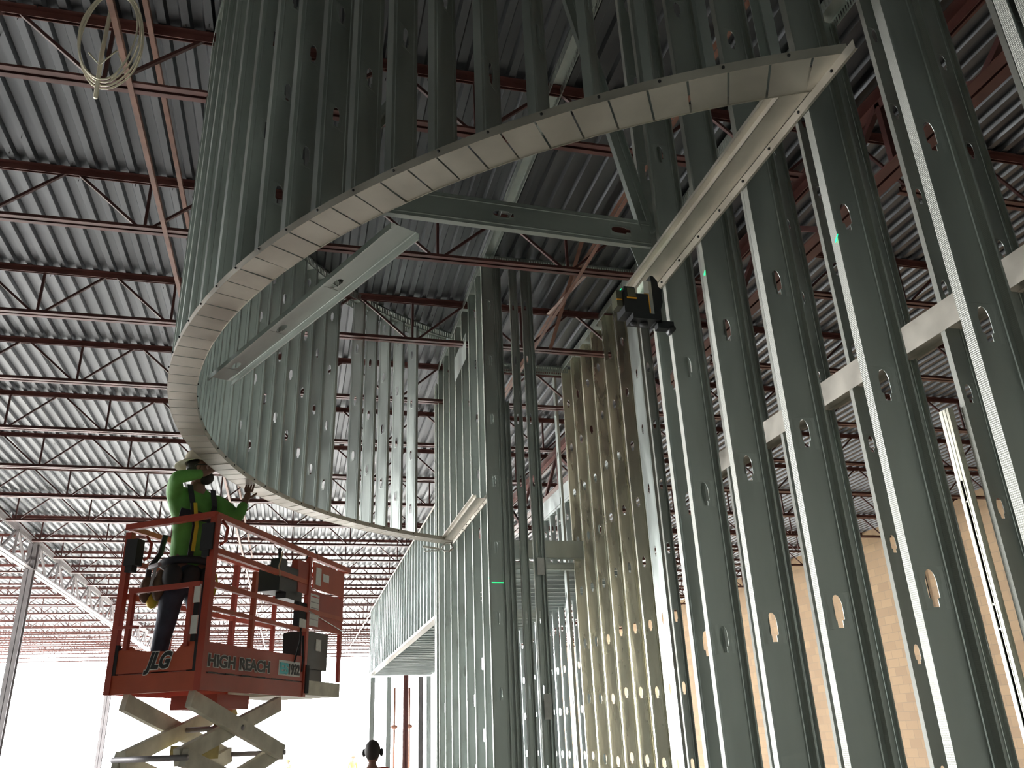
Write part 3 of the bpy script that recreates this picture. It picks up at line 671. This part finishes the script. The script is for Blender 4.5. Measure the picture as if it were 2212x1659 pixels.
rail((0.0, 0.01, 1.245), (2.35, 0.02, 1.215), O2, 0.045); rail((0.0, LW-0.01, 1.215), (2.35, LW-0.02, 1.20))
rail((0.0, 0.0, 1.25), (0.0, LW+0.02, 1.22), O, 0.045); rail((2.30, 0.0, 1.20), (2.30, LW, 1.20))
rail((0.0, 0.01, 0.985), (1.45, 0.01, 0.965)); rail((0.0, LW-0.01, 0.955), (2.2, LW-0.02, 0.955))
rail((0.0, 0.01, 0.735), (2.2, 0.01, 0.72)); rail((0.0, LW-0.01, 0.70), (2.2, LW-0.01, 0.70)); rail((0.0, 0.01, 0.565), (1.5, 0.01, 0.55), O2, 0.03)
# swing gate
rail((-0.02, 0.06, 0.735), (-0.02, LW-0.1, 0.72), O, 0.036, 'gate_rail')
for w in (0.13, LW-0.13):
    m = MB(); lbar(m, (-0.02, w, 0.30), (-0.02, w, 0.735), 0.034, 0.034, (LV.x, LV.y, 0)); m.build('gate_post', O, lift)
m = MB(); lbar(m, (-0.02, 0.56, 0.46), (-0.02, LW-0.02, 0.46), 0.05, 0.02); m.build('gate_lug', O, lift)
for z in (0.38, 0.60):
    m = MB(); lbox(m, (-0.03, 0.055, z), (-0.018, 0.105, z+0.13)); h = m.build('gate_hinge', 'decal_white', lift)
m = MB(); lbox(m, (-0.025, 0.06, 0.33), (-0.012, 0.10, 0.62)); m.build('hinge_strip', 'black_rubber', lift)
for w, z in ((0.05, 0.98), (LW-0.06, 0.92)):
    m = MB(); lbox(m, (-0.035, w-0.055, z), (0.05, w+0.045, z+0.20)); lbox(m, (-0.03, w-0.03, z-0.05), (0.03, w+0.03, z)); m.build('corner_pad', 'black_rubber', lift)
    m = MB(); m.tube([LP(0.02, w-0.09, z+0.22), LP(0.02, w-0.14, z+0.16), LP(0.02, w-0.13, z+0.06), LP(0.02, w-0.09, z+0.04)], 0.012, 8); m.build('tie_hook', O, lift)
# control side: extension deck, boxes, panels
m = MB(); lbox(m, (1.50, 0.02, 0.02), (2.25, LW-0.02, 0.14)); m.build('extension_deck', 'arm_cream', lift)
m = MB(); lbox(m, (1.50, -0.02, 0.03), (1.56, 0.04, 0.26)); m.build('extension_stop', 'black_rubber', lift)
for nm, a, b, mt in (('upper_warning_panel', (1.58, 0.0, 0.93), (2.20, 0.012, 1.17), O2), ('lower_warning_panel', (1.50, -0.002, 0.58), (2.20, 0.012, 0.91), O),
                     ('side_box', (1.28, 0.0, 0.86), (1.50, 0.06, 1.14), O), ('lower_box', (1.34, 0.0, 0.56), (1.50, 0.05, 0.78), 'black_rubber')):
    m = MB(); lbox(m, a, b); m.build(nm, mt, lift)
for nm, a, b, mt in (('decal', (1.62, -0.004, 0.97), (1.72, -0.001, 1.13), 'decal_white'), ('decal', (1.76, -0.004, 1.02), (1.88, -0.001, 1.09), 'decal_white'), ('decal', (1.53, -0.006, 0.60), (1.70, -0.003, 0.88), 'decal_white'), ('decal', (1.36, -0.004, 0.56), (1.48, -0.001, 0.64), 'decal_white')):
    m = MB(); lbox(m, a, b); d_ = m.build(nm, mt, lift)
    for r_ in range(5):
        if b[0]-a[0] > 0.1 and b[2]-a[2] > 0.1:
            z = b[2]-0.02-(b[2]-a[2]-0.03)*r_/5
            m = MB(); lbox(m, (a[0]+0.012, a[1]-0.0015, z-0.008), (b[0]-0.012, a[1]-0.0005, z)); q_ = m.build('text_line', 'steel_grey' if r_ else 'decal_red', d_)
m = MB(); lbox(m, (0.98, 0.0, 0.83), (1.30, 0.20, 1.05)); lbox(m, (1.02, 0.02, 1.05), (1.12, 0.12, 1.11)); lbox(m, (1.1, 0.0, 0.78), (1.38, 0.10, 0.86)); m.build('control_box', 'black_plastic', lift)
m = MB(); m.tube([LP(1.06, 0.06, 1.10), LP(1.05, 0.06, 1.17)], 0.014, 8); m.ell(LP(1.05, 0.06, 1.185), (0.02, 0.02, 0.02)); m.build('joystick', 'black_plastic', lift)
m = MB(); m.tube([LP(1.00, 0, 1.16), LP(0.97, -0.01, 1.10), LP(0.94, -0.01, 1.02), LP(0.96, -0.01, 0.94)], 0.006, 6); m.build('lanyard', 'rope', lift)
m = MB(); lbox(m, (1.60, 0.03, 0.24), (1.98, 0.28, 0.56)); lbox(m, (1.65, 0.05, 0.14), (1.93, 0.26, 0.25)); m.build('battery_box', 'black_plastic', lift)
m = MB(); lbox(m, (1.74, 0.024, 0.40), (1.84, 0.029, 0.50)); m.build('box_decal', 'decal_white', lift)
m = MB(); m.tube([LP(1.38, -0.01, 0.56), LP(1.36, -0.02, 0.45), LP(1.34, -0.01, 0.36), LP(1.30, -0.01, 0.27)], 0.008, 6); m.tube([LP(1.44, 0, 0.50), LP(1.46, 0, 0.3), LP(1.45, 0, 0.2)], 0.012, 6); m.build('cable', 'black_rubber', lift)
m = MB(); m.tube([LP(1.50, -0.01, 0.72), LP(2.27, -0.01, 0.60)], 0.005, 5); m.build('steel_cable', 'chrome', lift)
m = MB(); m.tube([LP(1.42, 0.0, 1.17), LP(1.48, 0, 1.26), LP(1.58, 0, 1.29), LP(1.64, 0, 1.20)], 0.007, 6); m.build('wire_loop', 'black_rubber', lift)
# lettering on the side and the gate
def text_mesh(txt, size, mt, name, origin, xdir, zdir, shear=0.0, spacing=1.0, ext=0.0015, width=None, offset=0.0):
    cu = bpy.data.curves.new('t', 'FONT'); cu.body = txt; cu.size = size; cu.extrude = ext; cu.shear = shear; cu.space_character = spacing; cu.offset = offset
    to = bpy.data.objects.new('t', cu); C.objects.link(to)
    dg = bpy.context.evaluated_depsgraph_get(); me = bpy.data.meshes.new_from_object(to.evaluated_get(dg)); bpy.data.objects.remove(to)
    me.materials.clear(); me.materials.append(MAT[mt])
    xs = [v.co.x for v in me.vertices]; k = width/(max(xs)-min(xs)) if width else 1.0
    xd = Vector(xdir).normalized(); zd = Vector(zdir).normalized(); yd = xd.cross(zd); og = Vector(origin)-Vector(lift['_org'])
    for v in me.vertices: v.co = og+xd*((v.co.x-min(xs))*k)+zd*v.co.y-yd*v.co.z*-1
    o = bpy.data.objects.new(name, me); C.objects.link(o); o.parent = lift; return o
# letters face the camera side (-W on the long side, -L on the gate end)
for w_, l_, wd_ in (('HIGH', 0.06, 0.36), ('REACH', 0.47, 0.45)):
    text_mesh(w_, 0.115, 'decal_white', 'side_word_outline', LP(l_, -0.0035, 0.165), LV, (0, 0, 1), width=wd_, offset=0.009)
    text_mesh(w_, 0.115, 'screw_dark', 'side_word', LP(l_+0.005, -0.006, 0.165), LV, (0, 0, 1), width=wd_-0.01, offset=0.0035)
m = MB(); lbox(m, (1.06, -0.003, 0.155), (1.42, 0.0, 0.275)); m.build('model_plate', 'decal_white', lift)
text_mesh('ES', 0.115, 'decal_teal', 'model_letters', LP(1.075, -0.006, 0.172), LV, (0, 0, 1), width=0.14, offset=0.005)
text_mesh('1932', 0.115, 'screw_dark', 'model_number', LP(1.225, -0.006, 0.172), LV, (0, 0, 1), width=0.185, offset=0.004)
text_mesh('JLG', 0.15, 'decal_white', 'maker_lettering', LP(-0.0075, 0.47, 0.165), -WV, (0, 0, 1), shear=0.35, width=0.235, offset=0.013)
text_mesh('JLG', 0.15, 'screw_dark', 'maker_lettering_face', LP(-0.010, 0.465, 0.165), -WV, (0, 0, 1), shear=0.35, width=0.225, offset=0.007)
m = MB()
for q in range(6): lbox(m, (0.08+0.22*q, -0.004, 0.118), (0.20+0.22*q, -0.001, 0.127))
m.build('floor_slots', 'screw_dark', lift)
# scissor arms and base
def arm(l0, z0, l1, z1, w, mt='arm_cream'):
    m = MB(); m.bar(LP(l0, w, z0), LP(l1, w, z1), 0.05, 0.115); m.build('scissor_arm', mt, lift)
def pin(l, z, w0, w1):
    m = MB(); m.tube([LP(l, w0, z), LP(l, w1, z)], 0.020, 12); m.build('pivot_pin', 'steel_grey', lift)
zt = -0.05
for q in range(3):
    za, zb = zt-0.38*q, zt-0.38*(q+1)
    for w in (0.10, 0.64):
        arm(0.05, za, 1.38, zb, w); arm(1.38, za, 0.05, zb, w+(0.055 if w < 0.3 else -0.055))
    pin(0.715, (za+zb)/2, 0.07, 0.67); pin(0.05, zb, 0.07, 0.67); pin(1.38, zb, 0.07, 0.67)
m = MB(); lbar(m, (0.55, 0.38, zt-0.42), (1.05, 0.38, zt-0.05), 0.07, 0.07); m.build('lift_cylinder', 'boom_yellow', lift)
m = MB(); lbox(m, (0.45, 0.2, zt-0.40), (0.62, 0.5, zt-0.30)); m.build('cylinder_mount', 'boom_yellow', lift)
m = MB(); lbox(m, (0.50, 0.18, -0.10), (0.95, 0.58, 0.0)); m.build('under_tray', O, lift)
m = MB(); lbox(m, (-0.10, 0.02, -1.62), (1.55, 0.74, -1.24)); m.build('chassis', O, lift)
for l in (0.12, 1.33):
    for w in (-0.02, 0.66):
        m = MB(); m.tube([LP(l, w, -1.985+0.17), LP(l, w+0.12, -1.985+0.17)], 0.165, 20); m.build('wheel', 'black_rubber', lift)

# ------------------------------------------------------------------ people
def skin_obj(name, mt, nodes, edges, parent, root=0, sub=2, flat=None, smooth=True):
    """nodes: (x, y, z, r) or (x, y, z, rx, ry) world points; grows one continuous surface"""
    me = bpy.data.meshes.new('s'); org = Vector(parent['_org'])
    me.from_pydata([Vector(n[:3])-org for n in nodes], [], []) if False else me.from_pydata([Vector(n[:3])-org for n in nodes], edges, [])
    o = bpy.data.objects.new('s', me); C.objects.link(o)
    md = o.modifiers.new('k', 'SKIN'); md.use_smooth_shade = True; md.branch_smoothing = 0.4
    for i, sv in enumerate(me.skin_vertices[0].data):
        n = nodes[i]; sv.radius = (n[3], n[4] if len(n) > 4 else n[3]); sv.use_root = (i == root)
    sb = o.modifiers.new('b', 'SUBSURF'); sb.levels = sub; sb.render_levels = sub
    dg = bpy.context.evaluated_depsgraph_get(); m2 = bpy.data.meshes.new_from_object(o.evaluated_get(dg)); bpy.data.objects.remove(o)
    m2.materials.clear(); m2.materials.append(MAT[mt]); m2.name = name
    for p in m2.polygons: p.use_smooth = True; p.material_index = 0
    q = bpy.data.objects.new(name, m2); C.objects.link(q); q.parent = parent; q['_org'] = tuple(org); return q
def hand_nodes(wr, fwd, side, nodes, edges, wi, curl=0.5):
    """palm and five fingers rooted at wrist node wi; fwd along the hand, side toward the thumb"""
    f = Vector(fwd).normalized(); s_ = Vector(side); s_ = (s_-f*s_.dot(f)).normalized(); n_ = f.cross(s_)
    w = Vector(wr); palm = w+f*0.05; nodes.append((*palm, 0.030, 0.018)); pi_ = len(nodes)-1; edges.append((wi, pi_))
    for k, (off, L) in enumerate(((0.030, 0.068), (0.010, 0.076), (-0.010, 0.071), (-0.028, 0.056))):
        b = w+f*0.088+s_*off; nodes.append((*b, 0.0115)); bi = len(nodes)-1; edges.append((pi_, bi)); p = b; prev = bi
        for j in range(3):
            a_ = curl*(j+0.6+0.15*k); d = f*cos(a_)+n_*sin(a_); p = p+d*(L/3*1.1); nodes.append((*p, 0.0095-0.001*j)); edges.append((prev, len(nodes)-1)); prev = len(nodes)-1
    b = w+f*0.03+s_*0.034; nodes.append((*b, 0.012)); edges.append((pi_, len(nodes)-1)); prev = len(nodes)-1; p = b
    for j in range(2):
        d = (f*0.75+s_*0.55+n_*0.45*curl*(j+1)).normalized(); p = p+d*0.032; nodes.append((*p, 0.0105-0.001*j)); edges.append((prev, len(nodes)-1)); prev = len(nodes)-1

# worker on the lift
PX, PY = -0.86, 6.98
F_ = Vector((0.55, -0.83, 0)).normalized(); S_ = Vector((-F_.y, F_.x, 0))      # facing, and the worker's left
def B(f, s, z): v = Vector((PX, PY, 0))+F_*f+S_*s; return (v.x, v.y, z)
wk = thing('person', 'worker in a bright green shirt and wide hard hat reaching up from the lift', 'person', (PX, PY, 0.52))
Rsh, Rel_, Rwr = B(0.0, -0.185, 1.90), B(0.20, -0.27, 1.965), (-0.775, 6.80, 2.045)
Lsh, Lel, Lwr = B(0.01, 0.19, 1.875), (-0.505, 6.86, 1.70), (-0.462, 6.93, 1.865)
N = [(*B(0, 0, 1.36), .135, .10), (*B(0.01, 0, 1.52), .14, .10), (*B(-0.01, 0, 1.72), .15, .085), (*B(-0.01, 0, 1.87), .10, .06), (*B(0.01, 0, 1.97), .055), (*B(0.025, 0, 2.05), .062),
     (*Rsh, .06), (*Rel_, .045), (*Rwr, .030), (*Lsh, .06), (*Lel, .045), (*Lwr, .028),
     (*B(0, -0.09, 1.30), .09), (*B(0.03, -0.11, 0.97), .065), (*B(0.0, -0.13, 0.62), .042), (*B(0, 0.09, 1.30), .09), (*B(0.03, 0.12, 0.97), .065), (*B(0.0, 0.14, 0.62), .042)]
E_ = [(0,1),(1,2),(2,3),(3,4),(4,5),(3,6),(6,7),(7,8),(3,9),(9,10),(10,11),(0,12),(12,13),(13,14),(0,15),(15,16),(16,17)]
hand_nodes(Rwr, (0.75, 0.10, 0.55), (0, 0, 1), N, E_, 8, 0.55)
hand_nodes(Lwr, (0.16, 0.10, 1.0), (0.9, 0, 0), N, E_, 11, 0.25)
body = skin_obj('body', 'skin', N, E_, wk, 0, 2)
# head with face, turned to the right of the picture
HD = Vector((0.93, -0.05, 0.10)).normalized(); HS = Vector((0, 0, 1)).cross(HD).normalized(); HU = HD.cross(HS)
hc = Vector((-0.835, 6.92, 2.115))
Mh = Matrix((HD, HS, HU)).transposed()
m = MB(); NU, NVV = 24, 18; P_ = []; fs = []
for i in range(NVV+1):
    t_ = pi*i/NVV
    for k in range(NU):
        a_ = 2*pi*k/NU; x, y, z = sin(t_)*cos(a_), sin(t_)*sin(a_), cos(t_)
        rx, ry, rz = 0.098, 0.077, 0.122
        q = Vector((rx*x, ry*y, rz*z))
        if z < 0: q.x *= 1+0.06*z; q.y *= 1+0.28*z
        if x > 0.75:
            fr = (x-0.75)/0.25
            q.x += 0.030*fr*max(0, 1-abs(y)/0.22)*max(0, 1-abs(z+0.12)/0.28)          # nose
            q.x -= 0.012*fr*max(0, 1-abs(abs(y)-0.36)/0.22)*max(0, 1-abs(z-0.10)/0.16)  # eye sockets
            q.x += 0.008*fr*max(0, 1-abs(y)/0.4)*max(0, 1-abs(z+0.52)/0.12)            # lips
        P_.append(hc+Mh @ q)
for i in range(NVV):
    for k in range(NU): fs.append((i*NU+k, (i+1)*NU+k, (i+1)*NU+(k+1) % NU, i*NU+(k+1) % NU))
m.poly(P_, fs, True); head = m.build('head', 'skin', wk)
for sg in (-1, 1):
    m = MB(); m.ell(hc+Mh @ Vector((-0.005, sg*0.078, -0.005)), (0.018, 0.010, 0.032), 10, 6); m.build('ear', 'skin', wk)
    m = MB(); m.ell(hc+Mh @ Vector((0.080, sg*0.030, 0.012)), (0.012, 0.014, 0.009), 10, 6); m.build('eye', 'decal_white', wk)
m = MB(); m.ell(hc+Mh @ Vector((0.093, 0, -0.062)), (0.010, 0.022, 0.006), 10, 6); m.build('mouth', 'leather', wk)
m = MB(); m.ell(hc+Mh @ Vector((0.045, 0, -0.085)), (0.058, 0.055, 0.055), 12, 8); m.build('beard', 'hair', wk)
m = MB(); m.ell(hc+Mh @ Vector((-0.030, 0, 0.015)), (0.083, 0.084, 0.095), 14, 10); m.build('hair', 'hair', wk)
m = MB(); m.tube([hc+Mh @ Vector((0.09, 0.07, 0.012)), hc+Mh @ Vector((-0.01, 0.086, 0.01)), hc+Mh @ Vector((-0.09, 0.06, -0.01)), hc+Mh @ Vector((-0.13, 0, -0.03)), hc+Mh @ Vector((-0.09, -0.06, -0.01)), hc+Mh @ Vector((-0.01, -0.086, 0.01)), hc+Mh @ Vector((0.09, -0.07, 0.012))], 0.005, 6); m.build('glasses_cord', 'black_rubber', wk)
# full brim hard hat
hat = MB(); hc2 = hc+HU*0.045
prof_ = [(0.002, 0.135), (0.03, 0.133), (0.06, 0.122), (0.085, 0.104), (0.103, 0.080), (0.114, 0.050), (0.120, 0.018), (0.150, 0.004), (0.182, -0.012), (0.183, -0.016), (0.150, -0.002), (0.112, 0.008)]
n_ = 28; P_ = []; fs = []
for r_, z_ in prof_:
    for k in range(n_):
        a_ = 2*pi*k/n_; P_.append(hc2+Mh @ Vector((r_*1.10*cos(a_), r_*0.96*sin(a_), z_-0.03*max(0, cos(a_))*(1 if r_ > 0.13 else 0)+0.01*sin(2*a_)*(1 if r_ > 0.13 else 0))))
for i in range(len(prof_)-1):
    for k in range(n_): fs.append((i*n_+k, (i+1)*n_+k, (i+1)*n_+(k+1) % n_, i*n_+(k+1) % n_))
fs.append(tuple(range(n_))); hat.poly(P_, fs, True); hat.build('hard_hat', 'hat_tan', wk)
# clothes
Ns = [(*B(0, 0, 1.27), .165, .125), (*B(0.01, 0, 1.50), .160, .120), (*B(0.0, 0, 1.70), .182, .130), (*B(0, 0, 1.86), .150, .105), (*B(0.01, 0, 1.975), .085),
      (*Rsh, .080), (*[(a+b)/2 for a, b in zip(Rsh, Rel_)], .068), (*Rel_, .060), (*[(a+b)/2 for a, b in zip(Rel_, Rwr)], .050), (*[a*0.12+b*0.88 for a, b in zip(Rel_, Rwr)], .038),
      (*Lsh, .080), (*[(a+b)/2 for a, b in zip(Lsh, Lel)], .066), (*Lel, .058), (*[(a+b)/2 for a, b in zip(Lel, Lwr)], .048), (*[a*0.12+b*0.88 for a, b in zip(Lel, Lwr)], .036)]
skin_obj('long_sleeve_shirt', 'hivis_green', Ns, [(0,1),(1,2),(2,3),(3,4),(3,5),(5,6),(6,7),(7,8),(8,9),(3,10),(10,11),(11,12),(12,13),(13,14)], wk, 0, 2)
Nt = [(*B(0, 0, 1.39), .150, .112), (*B(0, 0, 1.24), .155, .125), (*B(0, -0.10, 1.14), .105), (*B(0.035, -0.125, 0.95), .082), (*B(0.0, -0.14, 0.74), .068), (*B(0.0, -0.145, 0.585), .066),
      (*B(0, 0.10, 1.14), .105), (*B(0.035, 0.125, 0.95), .082), (*B(0.0, 0.14, 0.74), .068), (*B(0.0, 0.145, 0.585), .066)]
skin_obj('trousers', 'denim', Nt, [(0,1),(1,2),(2,3),(3,4),(4,5),(1,6),(6,7),(7,8),(8,9)], wk, 0, 2)
for sg in (-1, 1):
    m = MB(); c_ = B(0.06, sg*0.145, 0.565); Mb = Matrix((F_, S_, Vector((0, 0, 1)))).transposed()
    m.ell(c_, (0.15, 0.055, 0.045), 14, 8, Mb); m.ell(B(-0.02, sg*0.145, 0.62), (0.06, 0.058, 0.08), 12, 8, Mb); m.build('boot', 'boot', wk)
# harness, belt and pouches
def strap(name, pts, w, mt, t_=0.006):
    m = MB()
    for a, b in zip(pts[:-1], pts[1:]): m.bar(a, b, w, t_, tuple(F_))
    return m.build(name, mt, wk)
strap('harness_strap', [B(0.09, -0.10, 1.96), B(0.150, -0.09, 1.80), B(0.155, -0.05, 1.62), B(0.145, -0.06, 1.36)], 0.045, 'harness_black')
strap('harness_strap', [B(0.09, 0.10, 1.95), B(0.148, 0.10, 1.80), B(0.155, 0.06, 1.62), B(0.145, 0.07, 1.36)], 0.045, 'harness_black')
strap('harness_stripe', [B(0.162, -0.075, 1.80), B(0.168, -0.045, 1.62), B(0.160, -0.05, 1.42)], 0.030, 'harness_yellow')
strap('chest_strap', [B(0.12, -0.17, 1.72), B(0.165, -0.04, 1.70), B(0.162, 0.06, 1.69), B(0.11, 0.18, 1.69)], 0.07, 'harness_black')
m = MB(); m.tube([B(0.17*cos(a), 0.185*sin(a), 1.345+0.01*cos(a)) for a in [2*pi*k/24 for k in range(24)]], 0.03, 8, closed=True); m.build('tool_belt', 'harness_black', wk)
for f, s, z, rx, ry, rz, mt in ((0.10, -0.16, 1.22, .09, .07, .10, 'black_rubber'), (0.13, 0.10, 1.21, .09, .06, .11, 'black_rubber'), (-0.02, -0.20, 1.17, .07, .05, .12, 'leather'), (0.14, -0.03, 1.23, .05, .07, .09, 'black_rubber'), (-0.05, 0.19, 1.20, .08, .06, .10, 'leather')):
    m = MB(); m.ell(B(f, s, z), (rx, ry, rz), 12, 8, Mb); m.build('tool_pouch', mt, wk)
m = MB(); m.bar(B(-0.02, -0.27, 1.10), B(0.0, -0.25, 1.30), 0.02, 0.02); m.bar(B(-0.06, -0.27, 1.30), B(0.06, -0.25, 1.31), 0.03, 0.03); m.build('hammer', 'steel_grey', wk)
m = MB(); m.tube([B(0.18, 0.15, 1.26), B(0.20, 0.16, 1.18), B(0.18, 0.15, 1.10), B(0.15, 0.17, 1.14)], 0.010, 6); m.build('yellow_tool', 'harness_yellow', wk)
# kit slung over the rail behind the worker
sb = thing('slung_lanyard', 'dark energy lanyard and brown pouch hanging from the far rail left of the worker', 'lanyard', tuple(LP(0.35, 0.60, 0.60)))
m = MB(); m.tube([LP(0.25, 0.62, 1.20), LP(0.24, 0.64, 1.05), LP(0.16, 0.66, 0.92), LP(0.15, 0.66, 0.80)], 0.022, 8); m.build('webbing', 'black_rubber', sb)
m = MB(); m.ell(LP(0.15, 0.66, 0.76), (0.05, 0.05, 0.10), 12, 8); m.build('shock_pack', 'leather', sb)
m = MB(); m.ell(LP(0.19, 0.62, 0.68), (0.045, 0.05, 0.06), 12, 8); m.build('yellow_buckle', 'harness_yellow', sb)
bk = MB(); bk.ell(LP(0.45, 0.62, 0.80), (0.12, 0.10, 0.05), 14, 8); o = bk.build('work_gloves', 'leather', origin=LP(0.45, 0.62, 0.80)); tag(o, 'bundled grey gloves resting on the mid rail left of the worker', 'gloves')

def bystander(x, y, face, top, hair, scale=1.0, drop=0.0, label='', hat_=None, muffs=False, veston=None):
    z0 = -EYE-drop; f = Vector((cos(face), sin(face), 0)); s_ = Vector((-f.y, f.x, 0))
    def b(a, c, z): v = Vector((x, y, 0))+f*a+s_*c; return (v.x, v.y, z0+z*scale)
    t = thing('person', label, 'person', (x, y, z0))
    N = [(*b(0,0,.98), .13, .09), (*b(0,0,1.2), .13, .09), (*b(0,0,1.40), .12, .08), (*b(0,0,1.50), .05), (*b(0.02,0,1.56), .055),
         (*b(0,-.2,1.42), .055), (*b(0,-.26,1.14), .042), (*b(.10,-.26,.93), .028), (*b(0,.2,1.42), .055), (*b(0,.26,1.14), .042), (*b(.10,.26,.93), .028),
         (*b(0,-.09,.88), .09), (*b(.02,-.10,.48), .06), (*b(0,-.11,.09), .042), (*b(0,.09,.88), .09), (*b(.02,.10,.48), .06), (*b(0,.11,.09), .042)]
    Ee = [(0,1),(1,2),(2,3),(3,4),(2,5),(5,6),(6,7),(2,8),(8,9),(9,10),(0,11),(11,12),(12,13),(0,14),(14,15),(15,16)]
    hand_nodes(b(.10,-.26,.93), tuple(f*0.3+Vector((0,0,-1))), tuple(f), N, Ee, 7, 0.3); hand_nodes(b(.10,.26,.93), tuple(f*0.3+Vector((0,0,-1))), tuple(f), N, Ee, 10, -0.3)
    skin_obj('body', 'skin', N, Ee, t, 0, 1)
    Mf = Matrix((f, s_, Vector((0, 0, 1)))).transposed(); h = Vector(b(0.02, 0, 1.645))
    m = MB(); m.ell(h, (0.098, 0.078, 0.120), 16, 12, Mf); m.ell(h+f*0.098+Vector((0,0,-0.015)), (0.018, 0.014, 0.024), 8, 6, Mf); m.build('head', 'skin', t)
    m = MB(); m.ell(h-f*0.018+Vector((0,0,0.02)), (0.103, 0.092, 0.115), 16, 12, Mf); m.build('hair', hair, t)
    if muffs:
        for sg in (-1, 1):
            m = MB(); m.ell(h+s_*0.10*sg, (0.035, 0.022, 0.045), 10, 8, Mf); m.build('ear_muff', 'black_rubber', t)
    if hat_:
        m = MB(); m.ell(h+Vector((0,0,0.05)), (0.125, 0.11, 0.095), 16, 10, Mf); m.ell(h+f*0.05+Vector((0,0,0.045)), (0.155, 0.12, 0.012), 16, 6, Mf); m.build('hard_hat', hat_, t)
    skin_obj('shirt', top, [(*b(0,0,.95), .15, .11), (*b(0,0,1.2), .15, .11), (*b(0,0,1.40), .15, .10), (*b(0,0,1.49), .07), (*b(0,-.2,1.42), .072), (*b(0,-.26,1.16), .058), (*b(.08,-.26,.98), .045), (*b(0,.2,1.42), .072), (*b(0,.26,1.16), .058), (*b(.08,.26,.98), .045)], [(0,1),(1,2),(2,3),(2,4),(4,5),(5,6),(2,7),(7,8),(8,9)], t, 0, 1)
    skin_obj('trousers', 'denim', [(*b(0,0,1.0), .15, .11), (*b(0,-.09,.85), .10), (*b(.02,-.10,.48), .075), (*b(0,-.11,.08), .065), (*b(0,.09,.85), .10), (*b(.02,.10,.48), .075), (*b(0,.11,.08), .065)], [(0,1),(1,2),(2,3),(0,4),(4,5),(5,6)], t, 0, 1)
    for sg in (-1, 1):
        m = MB(); m.ell(b(0.06, sg*0.11, 0.05), (0.14, 0.05, 0.05), 10, 6, Mf); m.build('boot', 'boot', t)
    return t
bystander(0.93, 10.4, R(75), 'orange_cloth', 'hair', 0.91, 0, 'dark-haired person in orange at the bottom edge, seen from behind under the fascia posts', muffs=True)
bystander(3.42, 50.0, R(-60), 'hivis_yellow', 'hair', 0.97, 0.70, 'small distant person in a lime vest, left of the dark-haired person in orange', hat_='leather')
bystander(0.05, 50.0, R(200), 'hivis_yellow', 'hair', 0.95, 0.70, 'tiny distant person in lime beside the scissor lift arms at the bottom edge', hat_='hivis_yellow')
for i, (x, w_) in enumerate(((4.62, 'left'), (5.30, 'right'))):
    m = MB(); m.tube([(x, 41.0, -EYE), (x, 41.0, 2.3)], 0.05, 8); m.ell((x, 41.0, 0.62), (0.16, 0.06, 0.10)); tag(m.build('survey_pole', 'bridging_rust', origin=(x, 41.0, -EYE)), 'thin distant pole in the daylight beyond the fascia posts, the %s one' % w_, 'pole')
